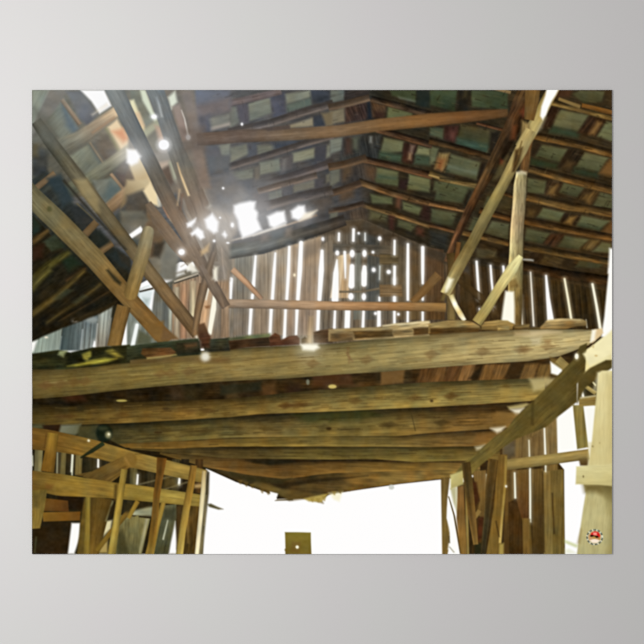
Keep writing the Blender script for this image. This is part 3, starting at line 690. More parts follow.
# short round posts in front
photo()
beam([(148, 232, 12), (144, 250, 14), (138, 270, 14), (131, 293, 14)], [(146, 134, 100), (138, 122, 84), (132, 112, 68), (128, 102, 54)], prof=(.88, 1.0, 1.15, .95, .75), cap=True, n='post', u=Bm)
beam([(124, 306, 14), (119, 325, 14), (114, 347, 14)], [(128, 98, 52), (130, 100, 52)], prof=(.7, 1.05, 1, .8), n='post', u=Bm)
beam([(204, 284, 9), (198, 310, 7), (195, 335, 6), (214, 255, 7)][:3], [(116, 92, 68), (126, 98, 66)], prof=(.8, 1.1, .8), n='brace', u=Bm)
beam([(214, 252, 5), (207, 275, 8), (198, 312, 6.5), (195, 330, 6)], [(110, 96, 80), (120, 98, 74), (130, 102, 68)], prof=(.8, 1.1, .8), n='brace', u=Bm)
tile(130, 270)
beam([(455, -30, 30), (520, 80, 50), (575, 170, 50), (600, 240, 20)], [(120, 104, 88), (122, 104, 84), (118, 100, 82)], n='slanting_beam', u=Bm)
poly([(440, 350), (480, 340), (515, 430), (520, 460), (440, 450)], (96, 68, 44), (70, 50, 34), [(460, 350), (480, 450)], soft=3, n='post_stub', u=Bm)
beam([(425, 425, 10), (440, 460, 12)], [(235, 228, 205)], prof=(1, 1), soft=4)
beam([(545, 0, 14), (555, 70, 16)], [(240, 232, 214)], prof=(1, 1), soft=4, a=.8)
# sun hole and flares
tile(230, 180)
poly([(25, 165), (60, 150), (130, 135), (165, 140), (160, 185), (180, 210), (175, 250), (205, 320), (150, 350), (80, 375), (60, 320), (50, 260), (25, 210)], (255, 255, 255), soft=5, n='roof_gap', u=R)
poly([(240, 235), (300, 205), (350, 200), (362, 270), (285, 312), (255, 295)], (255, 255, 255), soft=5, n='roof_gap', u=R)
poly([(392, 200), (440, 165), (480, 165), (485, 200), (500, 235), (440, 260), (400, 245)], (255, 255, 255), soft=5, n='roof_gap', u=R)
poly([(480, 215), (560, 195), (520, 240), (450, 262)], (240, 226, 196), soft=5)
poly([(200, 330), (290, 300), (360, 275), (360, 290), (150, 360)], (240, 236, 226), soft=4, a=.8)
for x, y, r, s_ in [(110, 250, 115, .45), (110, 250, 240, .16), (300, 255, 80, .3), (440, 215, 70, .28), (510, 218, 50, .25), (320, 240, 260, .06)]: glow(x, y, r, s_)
blob(15, 290, 10, 14, halo=.4, n='roof_gap', u=R)
tile(130, 180)
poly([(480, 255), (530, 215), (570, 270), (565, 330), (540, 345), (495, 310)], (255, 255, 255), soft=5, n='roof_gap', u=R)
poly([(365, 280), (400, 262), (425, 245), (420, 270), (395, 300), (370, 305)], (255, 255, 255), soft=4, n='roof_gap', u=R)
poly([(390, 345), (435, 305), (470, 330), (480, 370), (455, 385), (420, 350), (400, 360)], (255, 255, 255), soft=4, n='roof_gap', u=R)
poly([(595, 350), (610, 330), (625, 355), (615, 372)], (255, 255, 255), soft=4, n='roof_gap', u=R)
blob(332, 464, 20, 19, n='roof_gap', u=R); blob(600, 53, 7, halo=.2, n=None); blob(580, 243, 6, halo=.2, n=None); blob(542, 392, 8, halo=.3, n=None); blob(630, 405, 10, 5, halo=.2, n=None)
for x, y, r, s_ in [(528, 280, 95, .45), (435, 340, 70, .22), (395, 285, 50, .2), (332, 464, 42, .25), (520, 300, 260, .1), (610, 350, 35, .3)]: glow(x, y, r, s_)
poly([(370, 540), (400, 530), (440, 590), (400, 600)], (236, 232, 216), soft=5, a=.9)
beam([(555, 560, 22), (545, 640, 26)], [(236, 230, 208)], prof=(1, 1), soft=5, a=.85)
beam([(590, 440, 10), (600, 560, 12), (610, 640, 16)], [(170, 156, 140)], soft=5, a=.8)
tile(230, 88)
blob(77, 233, 7, 9, halo=.2, n=None)
photo()
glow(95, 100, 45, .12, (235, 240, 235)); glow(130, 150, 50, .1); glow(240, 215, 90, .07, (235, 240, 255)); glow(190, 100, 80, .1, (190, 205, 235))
tile(0, 0, 1)
# collar beam under the ridge
beam([(197, 139.5, 12), (205, 139, 13), (240, 136, 13), (300, 134, 12), (340, 131, 12), (380, 125, 12.5), (430, 120, 13), (475, 116, 11), (508, 113, 8)],
     [(104, 92, 84), (106, 92, 82), (112, 96, 78), (122, 98, 72), (126, 96, 62), (122, 88, 50), (108, 74, 42), (88, 64, 38)], prof=(.9, 1.0, 1.08, 1.0, .82), grain=.12, blot=.1, soft=2.4, n='collar_beam', u=R)
poly([(262, 128), (290, 125), (290, 129), (268, 131)], (84, 74, 68), soft=3)
photo()
poly([(180, 128), (204, 127), (206, 150), (184, 152)], (104, 94, 86), soft=10, a=.6)
poly([(34, 108), (52, 118), (62, 150), (40, 140)], (98, 98, 88), soft=12, a=.75)
# big right rafter
beam([(535, 80, 24), (524, 100, 20), (511, 130, 16), (500, 152, 14), (482, 185, 10), (468, 212, 8), (455, 240, 7), (447, 262, 6)],
     [(96, 72, 38), (70, 46, 26), (54, 38, 22), (60, 46, 28), (78, 54, 32), (80, 54, 34), (90, 62, 38)], prof=(.55, .7, 1.0, 1.2, 1.1), blot=.5, grain=.4, soft=2.5, n='big_rafter', u=R)
tile(430, 88)
poly([(575, 150), (620, 110), (644, 110), (644, 160), (600, 190)], (110, 58, 32), soft=6, a=.8)
poly([(530, 240), (560, 240), (550, 330), (520, 330)], (112, 62, 32), soft=6, a=.7)
poly([(455, 460), (480, 470), (470, 500), (450, 490)], (124, 48, 26), soft=5, a=.7)
poly([(440, 500), (500, 440), (480, 560), (410, 590)], (94, 84, 50), soft=7, a=.7)
# ---- right posts on the loft
P_ = 'printed_loft_posts'
tile(430, 180)
beam([(135, 470, 60), (150, 560, 70), (135, 690, 60), (140, 900, 56)], [(74, 56, 28), (104, 84, 48), (112, 92, 56), (120, 100, 58)], prof=(.7, 1.1, 1.0, .8), n='post', u=P_)
beam([(185, 400, 30), (165, 560, 26)], [(100, 68, 36)], n='post', u=P_)
beam([(180, 640, 40), (330, 760, 50), (420, 870, 50)], [(70, 52, 26)], a=.8, n='brace', u=P_)
photo()
poly([(462, 275), (470, 275), (470, 330), (462, 330)], (54, 42, 22), soft=5, a=.6)
beam([(559, 80, 10), (549, 97, 12), (541, 112, 12), (530, 133, 13), (521, 148, 13)], [(170, 140, 80), (158, 132, 74), (160, 142, 86), (176, 158, 100), (168, 148, 92)], prof=(.8, 1.1, 1.1, .8), n='leaning_pole', u=P_)
beam([(533, 78, 16), (532, 100, 14), (529, 120, 10)], [(112, 84, 44)], n='leaning_pole', u=P_)
tile(515, 88)
poly([(60, 330), (110, 330), (95, 460), (75, 560), (30, 560)], (112, 80, 44), soft=4, grain=.3, ang=95, n='post_head', u=P_)
poly([(45, 210), (90, 230), (100, 290), (40, 330)], (146, 124, 76), soft=6, grain=.3, ang=95)
tile(0, 0, 1)
beam([(531, 130, 11), (521, 150, 12.5), (513, 165, 11), (503, 185, 10.5), (487, 214, 11), (474, 240, 11), (458, 268, 12), (445, 294, 10)],
     [(178, 160, 104), (168, 150, 98), (146, 130, 80), (130, 116, 68), (122, 108, 66), (116, 98, 54), (138, 122, 76), (190, 174, 116)], prof=(.8, .95, 1.15, .95), grain=.16, n='leaning_pole', u=P_)
tile(515, 88)
poly([(0, 400), (50, 380), (30, 470), (0, 540), (-20, 540)], (70, 50, 24), soft=4, grain=.4, ang=110, a=.9)
beam([(45, 340, 8), (20, 430, 14)], [(110, 90, 50)], a=.8)
poly([(205, 0), (285, 0), (262, 45), (236, 85), (215, 130), (200, 175), (178, 205), (162, 180), (170, 120), (195, 50)], (255, 255, 252), soft=3, n='bright_gap', u=P_)
poly([(180, 200), (200, 190), (170, 260), (140, 290)], (240, 232, 190), soft=6, a=.5)
tile(430, 270)
poly([(98, 110), (118, 50), (150, 60), (130, 110), (100, 150)], (252, 248, 220), soft=5)
poly([(70, 195), (85, 150), (110, 150), (90, 195)], (110, 92, 50), soft=4)
beam([(135, 160, 34), (165, 230, 32), (200, 290, 34), (222, 325, 26)], [(196, 180, 118), (250, 244, 216), (222, 196, 130), (252, 246, 220)], prof=(.8, 1.1, .95), n='brace', u=P_)
tile(430, 180)
beam([(590, -45, 68), (580, 40, 82), (572, 180, 84), (560, 320, 84), (555, 470, 86), (550, 600, 96), (550, 800, 90), (548, 940, 84)],
     [(186, 176, 128), (176, 160, 116), (184, 162, 120), (190, 174, 120), (178, 162, 104), (150, 122, 66), (136, 104, 52)], prof=(.6, .8, .9, 1.05, 1.3), grain=.24, blot=.14, ln=9, soft=1.6, n='round_post', u=P_)
poly([(556, -52), (590, -60), (622, -50), (618, -36), (585, -42), (560, -36)], (206, 196, 160), soft=4)
tile(430, 270)
poly([(485, 135), (540, 140), (545, 230), (545, 345), (458, 340), (470, 240)], (254, 252, 235), soft=4, n='bright_gap', u=P_)
beam([(510, 95, 50), (560, 80, 50)], [(104, 78, 36)], a=.6, soft=4)
beam([(300, 340, 66), (370, 240, 64), (430, 140, 62), (530, -10, 72), (585, -90, 34)], [(156, 138, 80), (170, 152, 90), (192, 176, 112), (218, 206, 142), (224, 218, 158)], prof=(.92, 1.05, 1.05, .85), grain=.14, n='brace', u=P_)
tile(430, 180)
beam([(600, 512, 6), (650, 515, 8), (665, 518, 6)], [(200, 205, 200)], prof=(1, 1), soft=3)

# ---- lower openings, drawn before the loft timbers
L_ = 'printed_loft'
photo()
poly([(32, 360), (600, 330), (560, 410), (500, 470), (455, 478), (400, 484), (330, 494), (320, 501), (303, 498), (277, 499), (276, 495), (257, 489), (236, 482), (205, 468), (32, 440)], (34, 26, 12), (60, 44, 22), [(100, 400), (500, 420)], grain=.3, blot=.5, n='loft_underside', u=L_)
# planks seen under the loft, right
tile(430, 360)
for k, (x, c) in enumerate([(-60, (84, 58, 30)), (20, (100, 70, 36)), (110, (92, 62, 32)), (200, (124, 90, 50)), (330, (112, 80, 40)), (420, (116, 84, 44)), (600, (118, 88, 46)), (700, (112, 86, 44))]):
    poly([(x + 10, 30), (x + 95, 25), (x + 60, 150), (x - 30, 150)], c, soft=4, grain=.3, ang=-70, n='loft_plank', u=L_)
poly([(335, 30), (345, 30), (310, 125), (270, 125), (250, 120)], (42, 30, 14), soft=4)
poly([(530, 20), (620, 8), (545, 122), (470, 120)], (56, 40, 20), soft=4)
tile(130, 360)
for x, c in [(250, (60, 44, 26)), (330, (46, 38, 20)), (600, (72, 56, 30)), (700, (50, 38, 22)), (840, (84, 58, 30)), (1000, (46, 30, 18)), (1240, (64, 44, 26)), (1400, (84, 62, 34)), (1600, (92, 70, 36)), (1750, (76, 52, 30)), (1880, (70, 50, 28))]:
    poly([(x, 170), (x + 90, 150), (x + 110, 250), (x + 20, 260)], c, soft=9, a=.85, blot=.3)
tile(200, 320, 2.93)
poly([(60, 190), (180, 180), (180, 205), (60, 220)], (36, 38, 26), soft=5, a=.7)
poly([(330, 160), (440, 155), (450, 190), (330, 195)], (84, 52, 30), soft=5, a=.6)
poly([(530, 150), (600, 145), (595, 185), (530, 190)], (122, 90, 48), soft=4, a=.8)
blob(388, 195, 12, 6, c=(196, 176, 100), halo=.2, n=None)
blob(316, 182, 5, 8, c=(110, 110, 90), halo=0, n=None)
tile(30, 360)
blob(590, 262, 34, 7, c=(176, 160, 84), halo=.2, n=None)
poly([(200, 230), (330, 215), (360, 260), (240, 270)], (62, 34, 18), soft=8, a=.7)

def log(top, bot, cols, name, prof=None, grain=.2, blot=.2, soft=1.3):
    """a loft timber between its top line and its bottom line"""
    xs = sorted(set([p[0] for p in top] + [p[0] for p in bot]))
    tx, ty = [p[0] for p in top], [p[1] for p in top]; bx, by = [p[0] for p in bot], [p[1] for p in bot]
    pts = []
    x0, x1 = max(tx[0], bx[0]), min(tx[-1], bx[-1])
    for q in np.linspace(x0, x1, 40):
        a_ = float(np.interp(q, tx, ty)); b_ = float(np.interp(q, bx, by)); pts.append((q, (a_ + b_) / 2, b_ - a_))
    beam(pts, cols, prof=prof or (.45, .8, 1.05, 1.05, 1.1, 1.0), grain=grain, ln=26, th=1.3, blot=blot, soft=soft, n=name, u=L_)
photo()
# from the far end to the near one
log([(205, 452), (260, 470), (330, 470), (400, 468), (480, 468)], [(205, 467.5), (277, 496), (305, 499), (372, 487), (480, 474)], [(60, 50, 28), (56, 44, 22), (66, 52, 26), (112, 86, 40), (116, 92, 46), (110, 90, 44)], 'loft_timber', (.8, .95, 1.1, 1.05, 1.0), blot=.4)
tile(200, 430, 2.8)
poly([(205, 170), (300, 150), (470, 128), (300, 140), (200, 150)], (40, 30, 14), soft=4, a=.8)
poly([(140, 155), (215, 178), (250, 198), (300, 192), (345, 205), (330, 180), (230, 165), (160, 140)], (96, 78, 38), soft=4, blot=.3)
poly([(195, 172), (218, 178), (216, 187), (198, 186)], (255, 255, 252), soft=2)
poly([(290, 192), (345, 180), (360, 178), (340, 202), (305, 200)], (176, 154, 80), soft=3)
poly([(360, 176), (400, 172), (390, 200), (375, 195)], (246, 240, 200), soft=4, a=.7)
poly([(215, 195), (260, 193), (260, 197), (210, 198)], (70, 56, 24), soft=2)
blob(536, 160, 8, 7, c=(206, 208, 200), halo=0, n=None)
photo()
log([(160, 452), (235, 457), (270, 463), (330, 461), (400, 462), (480, 461)], [(160, 454), (205, 467), (250, 475), (285, 479), (330, 473), (400, 471), (480, 469)], [(90, 72, 34), (92, 68, 32), (96, 70, 32), (112, 84, 38), (112, 88, 40), (118, 92, 46)], 'loft_timber', (.55, .9, 1.0, 1.05, 1.3))
tile(230, 400)
poly([(100, 388), (380, 388), (420, 402), (260, 420), (170, 408)], (32, 28, 16), soft=4, a=.8)
poly([(0, 462), (180, 505), (330, 512), (400, 500), (330, 540), (150, 530), (0, 488)], (46, 42, 20), soft=4, a=.6)
photo()
log([(130, 446), (230, 447), (330, 447), (430, 447), (500, 446)], [(130, 449), (230, 458.5), (330, 459.5), (375, 459), (415, 462), (450, 461), (500, 460)], [(76, 62, 28), (74, 60, 30), (78, 64, 32), (98, 84, 40), (104, 90, 44), (106, 90, 42), (104, 84, 40)], 'loft_timber', (.5, .85, 1.0, 1.05, 1.2))
log([(110, 442), (180, 440), (230, 437), (290, 436), (345, 435), (405, 436), (430, 434), (510, 430)], [(110, 447), (160, 449), (230, 446.5), (330, 446.5), (430, 447), (480, 446), (510, 442)], [(96, 74, 32), (108, 82, 36), (112, 90, 40), (114, 96, 46), (112, 94, 46), (104, 80, 40), (116, 88, 44)], 'loft_timber', (.6, .9, 1.0, 1.1, 1.25))
log([(78, 426), (130, 421), (230, 417), (330, 411), (430, 408), (520, 403)], [(78, 448), (130, 443), (180, 441), (230, 437.5), (330, 436), (400, 436), (430, 433), (505, 428), (520, 426)], [(46, 42, 22), (76, 66, 34), (98, 86, 44), (106, 88, 46), (104, 90, 46), (110, 92, 46), (108, 84, 42), (116, 88, 44)], 'loft_timber', (.38, .62, .9, 1.05, 1.1, 1.2), blot=.3)
tile(230, 400)
poly([(400, 90), (644, 80), (644, 130), (500, 150)], (54, 58, 28), soft=8, a=.7)
tile(330, 400)
poly([(0, 80), (240, 60), (330, 100), (200, 130), (0, 140)], (50, 52, 24), soft=8, a=.8, blot=.3)
poly([(100, 160), (420, 110), (400, 160), (120, 180)], (122, 108, 56), soft=8, a=.5)
beam([(520, 70, 6), (550, 200, 6)], [(60, 48, 22)], prof=(1, 1), a=.6)
tile(430, 360)
poly([(0, 310), (640, 290), (640, 330), (0, 330)], (50, 36, 18), soft=5, a=.75, grain=.4, ang=0, blot=.4)
photo()
log([(32, 404), (70, 406), (130, 402), (230, 399), (310, 390.5), (430, 382), (500, 379.5), (555, 378)], [(32, 426), (80, 424.5), (130, 423), (180, 420), (230, 417), (260, 414), (330, 411.5), (430, 407), (530, 401), (545, 399)],
    [(74, 60, 26), (96, 76, 34), (108, 84, 38), (112, 90, 42), (118, 100, 52), (130, 112, 58), (134, 116, 62), (136, 116, 60)], 'loft_timber', (.5, .72, .95, 1.05, 1.15, 1.15), blot=.25)
tile(515, 360)
poly([(90, 120), (200, 112), (260, 118), (250, 150), (170, 190), (120, 200)], (196, 180, 124), soft=6, a=.8)
tile(430, 360)
poly([(500, 300), (620, 278), (640, 285), (600, 312), (510, 318)], (172, 156, 100), soft=4)
poly([(520, 318), (605, 310), (580, 345), (550, 350)], (230, 222, 196), soft=5)
poly([(390, 440), (485, 428), (460, 460), (430, 470)], (228, 218, 188), soft=5)
poly([(290, 560), (355, 545), (330, 575), (300, 580)], (196, 184, 146), soft=5)
poly([(430, 330), (560, 345), (500, 420), (430, 420)], (128, 96, 46), soft=6, a=.7)
poly([(300, 475), (420, 470), (360, 530), (280, 530)], (126, 88, 42), soft=6, a=.6)
# nearest, largest timber
photo()
log([(32, 368), (80, 366), (130, 358), (180, 353), (230, 348), (280, 346), (330, 344), (385, 338), (430, 333.5), (475, 332), (520, 329.5), (600, 329)],
    [(32, 399), (60, 397), (130, 389), (180, 384.5), (230, 381), (280, 379), (330, 375), (380, 372), (430, 368), (480, 364), (530, 361), (555, 357), (572, 351), (590, 344), (600, 336)],
    [(98, 82, 42), (110, 94, 48), (118, 102, 54), (126, 108, 62), (132, 114, 66), (134, 120, 74), (146, 130, 82), (164, 146, 96), (174, 158, 108), (180, 162, 112)], 'loft_edge_log', (.6, .85, 1.0, 1.08, 1.08, 1.05, 1.0, .8), blot=.13, grain=.18)
tile(515, 270)
poly([(0, 400), (200, 385), (300, 400), (120, 430), (0, 420)], (222, 200, 152), soft=6, a=.7)
poly([(190, 450), (230, 450), (225, 470), (195, 470)], (150, 112, 66), soft=5, a=.6)
poly([(100, 440), (170, 430), (160, 480), (110, 480)], (212, 200, 160), soft=6, a=.6)
poly([(512, 385), (560, 378), (566, 405), (535, 435), (500, 470)], (222, 196, 148), soft=3, n='log_end', u=L_)
poly([(498, 390), (522, 390), (512, 450), (488, 462)], (250, 246, 225), soft=4)
tile(130, 360)
poly([(0, 30), (330, 10), (640, 20), (640, -20), (0, -10)], (92, 68, 40), soft=7, a=.5, blot=.3)
tile(330, 270)
beam([(115, 500, 10), (125, 600, 8)], [(120, 84, 52)], a=.5, soft=4); beam([(105, 530, 6), (145, 590, 6)], [(116, 76, 48)], a=.5, soft=4)
tile(430, 270)
poly([(0, 415), (640, 385), (640, 410), (0, 440)], (130, 104, 60), soft=6, a=.35)
poly([(80, 480), (150, 480), (150, 500), (80, 505)], (116, 96, 60), soft=6, a=.5)

# debris and bark along the top of it
D_ = 'printed_loft_edge'
def lump(pts, c, c2=None, g=None, n='loose_plank', soft=2.2, blot=.4, grain=.3, a=1, ang=-4): poly(pts, c, c2, g, ang=ang, grain=grain, blot=blot, soft=soft, n=n, u=D_, a=a)
tile(30, 270)
lump([(5, 540), (180, 515), (260, 530), (400, 500), (644, 480), (644, 600), (230, 640), (5, 640)], (40, 40, 20), n='mossy_plank', blot=.5)
lump([(190, 520), (240, 520), (215, 560), (180, 545)], (132, 138, 96), n=None, soft=4)
lump([(330, 545), (400, 515), (420, 530), (370, 580), (335, 575)], (140, 134, 56), n=None, soft=4)
lump([(240, 620), (350, 590), (480, 565), (560, 570), (500, 595), (300, 620)], (150, 136, 48), n='bark_strip', soft=4)
lump([(480, 520), (530, 510), (600, 560), (560, 565)], (130, 118, 48), n=None, soft=5)
lump([(390, 510), (500, 500), (470, 540), (400, 560)], (30, 28, 12), n=None, soft=4)
lump([(240, 545), (330, 545), (350, 590), (240, 600)], (26, 26, 12), n=None, soft=5)
tile(130, 270)
lump([(-20, 490), (180, 465), (440, 440), (460, 545), (250, 560), (-20, 580)], (56, 62, 42), (40, 42, 26), [(100, 470), (110, 560)], n='mossy_plank')
lump([(80, 505), (260, 500), (300, 530), (260, 560), (110, 570), (70, 540)], (76, 54, 26), (96, 66, 38), [(100, 500), (250, 560)], n='bark_piece')
beam([(110, 568, 8), (200, 560, 10), (300, 545, 6)], [(176, 156, 92)], prof=(1, 1), soft=3)
lump([(300, 470), (450, 455), (450, 530), (300, 540)], (44, 42, 28), n=None, soft=4)
lump([(350, 480), (430, 470), (430, 490), (360, 510)], (104, 72, 44), n=None, soft=5, a=.6)
lump([(470, 450), (640, 435), (644, 470), (644, 520), (480, 530)], (56, 60, 44), (38, 36, 26), [(500, 440), (510, 520)], n='mossy_plank')
lump([(450, 400), (520, 420), (510, 500), (455, 500)], (72, 48, 34), n=None, soft=5)
tile(230, 270)
lump([(-10, 440), (120, 420), (260, 408), (255, 440), (0, 455)], (92, 96, 62), n=None, soft=4)
lump([(-10, 455), (250, 432), (270, 490), (100, 500), (0, 515)], (62, 44, 26), n='loose_plank')
lump([(250, 435), (290, 405), (320, 420), (330, 450), (380, 425), (430, 420), (448, 440), (448, 480), (260, 490)], (92, 60, 40), (76, 46, 30), [(300, 420), (300, 480)], n='loose_plank')
lump([(460, 445), (480, 430), (500, 440), (505, 475), (460, 478)], (70, 54, 30), n='wood_block')
lump([(535, 400), (570, 390), (660, 375), (660, 470), (540, 468)], (96, 72, 48), (76, 56, 36), [(560, 390), (560, 460)], n='wood_block')
poly([(505, 460), (520, 470), (530, 300), (540, 300), (535, 475)], (180, 160, 126), soft=4, a=.4)
tile(330, 270)
lump([(-10, 380), (180, 372), (300, 368), (420, 345), (640, 325), (640, 420), (400, 440), (100, 455), (-10, 460)], (150, 128, 86), (176, 156, 110), [(0, 380), (600, 380)], n='loose_plank', blot=.25)
lump([(0, 405), (150, 410), (150, 455), (0, 460)], (112, 88, 54), n=None, soft=4)
lump([(150, 395), (400, 385), (410, 430), (160, 445)], (90, 70, 38), n='loose_plank', soft=3)
lump([(400, 395), (530, 375), (540, 415), (410, 425)], (146, 124, 80), n='loose_plank', soft=3)
lump([(535, 375), (660, 368), (660, 412), (540, 420)], (78, 58, 30), n='loose_plank', soft=3)
beam([(340, 360, 8), (420, 350, 10), (500, 348, 6), (560, 338, 10), (644, 338, 8)], [(242, 226, 180)], prof=(1, 1), soft=3, a=.85)
tile(430, 270)
lump([(-10, 345), (120, 325), (200, 322), (270, 332), (320, 360), (325, 380), (250, 395), (-10, 410)], (152, 128, 78), n='loose_plank', blot=.35)
lump([(0, 375), (220, 368), (320, 375), (310, 398), (0, 415)], (82, 60, 28), n='loose_plank', soft=3)
lump([(330, 360), (350, 335), (440, 322), (500, 325), (540, 350), (530, 385), (430, 392), (330, 385)], (160, 136, 82), (120, 94, 48), [(400, 330), (400, 390)], n='loose_plank', blot=.3)
lump([(435, 362), (512, 362), (510, 386), (438, 388)], (176, 150, 90), n='wood_block', soft=3)
lump([(540, 355), (640, 350), (640, 380), (540, 382)], (142, 118, 70), (84, 64, 32), [(580, 352), (580, 380)], n='loose_plank', soft=3)
tile(515, 270)
lump([(90, 375), (160, 370), (205, 325), (280, 315), (430, 315), (460, 330), (460, 358), (400, 362), (330, 380), (150, 382)], (178, 150, 96), (112, 88, 48), [(300, 318), (310, 378)], n='loose_plank', blot=.3)
beam([(210, 325, 8), (300, 318, 10), (420, 322, 8)], [(222, 204, 150)], prof=(1, 1), soft=3, a=.7)
beam([(90, 378, 8), (160, 376, 8)], [(70, 56, 26)], prof=(1, 1), soft=3)
# flares on the log
tile(130, 270)
blob(485, 558, 26, 26, c=(226, 222, 204), halo=.35, n=None, soft=5)
tile(230, 270)
poly([(455, 480), (500, 475), (560, 478), (575, 500), (540, 520), (470, 515)], (255, 252, 236), soft=5); glow(510, 495, 90, .4, (255, 250, 225))
beam([(520, 300, 26), (510, 470, 36)], [(190, 160, 116), (214, 192, 150)], prof=(1, 1.05, 1), a=.55, soft=5)

# ---- left stall
Q_ = 'printed_stall'
photo()
poly([(32, 424), (90, 430), (130, 450), (206, 468), (203, 554), (32, 554)], (38, 32, 16), (44, 36, 18), [(40, 440), (200, 540)], blot=.3, grain=.2, ang=90, n='stall_wall', u=Q_)
tile(30, 360)
poly([(13, 415), (90, 412), (100, 440), (13, 450)], (78, 76, 48), soft=5)
poly([(80, 420), (200, 415), (190, 470), (90, 450)], (44, 28, 14), soft=4)
poly([(200, 420), (330, 412), (320, 470), (290, 485), (185, 470)], (116, 116, 92), (96, 96, 70), [(220, 430), (300, 480)], soft=4, n='pale_sheet', u=Q_)
poly([(320, 425), (440, 415), (440, 540), (300, 500)], (64, 60, 34), soft=5, blot=.3)
blob(478, 472, 54, 56, c=(20, 28, 18), halo=0, n='round_lamp', u=Q_, soft=4)
blob(470, 440, 30, 12, c=(52, 56, 34), halo=0, n=None, soft=5)
blob(504, 482, 17, 20, c=(150, 146, 108), halo=.2, n='lamp_glint', u=Q_, soft=4); blob(508, 478, 8, 8, c=(226, 220, 186), halo=0, n=None)
tile(30, 456)
# pale slats behind, between the rails
for x, w_, c in [(50, 50, (120, 112, 74)), (180, 30, (62, 54, 34)), (210, 34, (104, 92, 52)), (270, 10, (200, 200, 170)), (310, 44, (112, 96, 52)), (400, 60, (54, 46, 24)), (500, 60, (44, 38, 22))]:
    beam([(x + 8, -40, w_), (x, 125, w_)], [c], grain=.2, n='slat', u=Q_)
slit([(177, -20, 6), (174, 110, 6)], c=(170, 168, 136), u=Q_, halo=.1); slit([(272, -10, 8), (266, 100, 10)], c=(226, 226, 205), u=Q_, halo=.15)
slit([(440, 20, 10), (439, 70, 12)], c=(250, 248, 235), u=Q_, halo=.2); slit([(13, 0, 12), (16, 60, 10)], c=(200, 200, 180), u=Q_, halo=.1)
tile(130, 456)
for x, c in [(20, (84, 76, 44)), (130, (54, 46, 26)), (290, (66, 58, 34)), (350, (40, 32, 18)), (440, (74, 52, 24))]:
    beam([(x + 6, 20, 50), (x, 240, 50)], [c], grain=.3, n='slat', u=Q_)
slit([(50, 122, 10), (46, 182, 12)], c=(252, 250, 240), u=Q_, halo=.25); slit([(320, 128, 10), (316, 182, 16)], c=(250, 250, 238), u=Q_, halo=.3)
beam([(50, 185, 5), (270, 130, 5)], [(120, 112, 80)], prof=(1, 1), soft=3); beam([(220, 215, 5), (380, 165, 5)], [(130, 120, 84)], prof=(1, 1), soft=3)
poly([(225, 120), (290, 150), (300, 190), (215, 210)], (104, 84, 38), soft=6, a=.6)
poly([(415, 185), (470, 175), (470, 205), (415, 205)], (176, 146, 92), soft=4)
# below rail B
poly([(0, 360), (110, 330), (150, 325), (140, 385), (0, 385)], (176, 170, 130), (150, 146, 108), [(0, 380), (140, 330)], soft=4, blot=.3, n='panel_top', u=Q_)
poly([(-60, 380), (130, 402), (70, 640), (-100, 640)], (128, 122, 78), (104, 98, 58), [(0, 400), (20, 620)], ang=95, grain=.2, blot=.2, n='pale_panel', u=Q_)
beam([(110, 405, 14), (62, 630, 18)], [(196, 190, 150), (158, 152, 110)], prof=(1, 1), soft=4, n='panel_edge', u=Q_)
beam([(80, 440, 10), (40, 560, 30)], [(86, 82, 48)], a=.5, soft=6); beam([(-20, 380, 6), (130, 398, 8)], [(44, 36, 18)], prof=(1, 1))
poly([(195, 320), (300, 310), (300, 400), (245, 640), (140, 640)], (92, 90, 62), (72, 72, 46), [(240, 340), (200, 620)], blot=.3, ang=100, grain=.2, n='pale_panel', u=Q_)
poly([(215, 340), (300, 335), (290, 410), (210, 410)], (60, 58, 38), soft=6, a=.8)
slit([(243, 415, 6), (214, 535, 10)], c=(190, 192, 164), u=Q_, halo=.1)
poly([(292, 420), (304, 560), (300, 630), (250, 630), (262, 560)], (254, 254, 250), soft=3, n='bright_gap', u=Q_)
poly([(370, 315), (455, 310), (425, 640), (330, 640)], (88, 66, 28), (76, 58, 24), [(400, 320), (400, 600)], grain=.3, ang=95, blot=.2, n='stall_board', u=Q_)
beam([(370, 380, 14), (375, 560, 10)], [(150, 120, 60)], a=.7, soft=4)
poly([(300, 320), (345, 310), (330, 560), (300, 600)], (70, 52, 24), soft=4)
# ground level left
tile(30, 456)
poly([(5, 410), (270, 430), (245, 640), (5, 640)], (36, 28, 14), (46, 32, 14), [(100, 440), (180, 620)], blot=.3, n='stall_wall', u=Q_)
beam([(40, 520, 8), (30, 625, 10)], [(72, 70, 44)], soft=3)
poly([(180, 250), (360, 265), (350, 350), (250, 345), (180, 300)], (34, 24, 12), soft=4)
poly([(85, 270), (245, 288), (250, 358), (90, 355)], (106, 74, 28), (88, 56, 24), [(100, 280), (240, 350)], blot=.2, n='wood_block', u=Q_)
poly([(80, 362), (325, 358), (322, 415), (85, 422)], (124, 90, 32), (112, 74, 26), [(100, 380), (300, 380)], blot=.15, n='short_rail', u=Q_)
poly([(268, 432), (322, 432), (322, 520), (285, 630), (244, 630)], (254, 254, 250), soft=3, n='bright_gap', u=Q_)
poly([(490, 420), (530, 410), (520, 470), (450, 540), (470, 480)], (216, 206, 160), soft=4, n='bright_gap', u=Q_)
poly([(470, 560), (500, 540), (500, 625), (440, 625)], (168, 146, 84), soft=4)
poly([(560, 430), (700, 380), (700, 640), (560, 640)], (118, 112, 70), (96, 90, 54), [(620, 420), (600, 600)], blot=.2, grain=.2, ang=95, n='pale_panel', u=Q_)
poly([(565, 500), (600, 470), (640, 640), (560, 640)], (62, 58, 32), soft=5, a=.8)
poly([(325, 430), (350, 270), (400, 270), (400, 640), (300, 640)], (92, 74, 30), blot=.2, soft=3, n='stall_post', u=Q_)
beam([(455, 270, 150), (440, 420, 110), (400, 640, 80)], [(88, 68, 28), (92, 70, 28), (110, 86, 34)], prof=(.8, 1, 1.1, .85), n='stall_post', u=Q_)
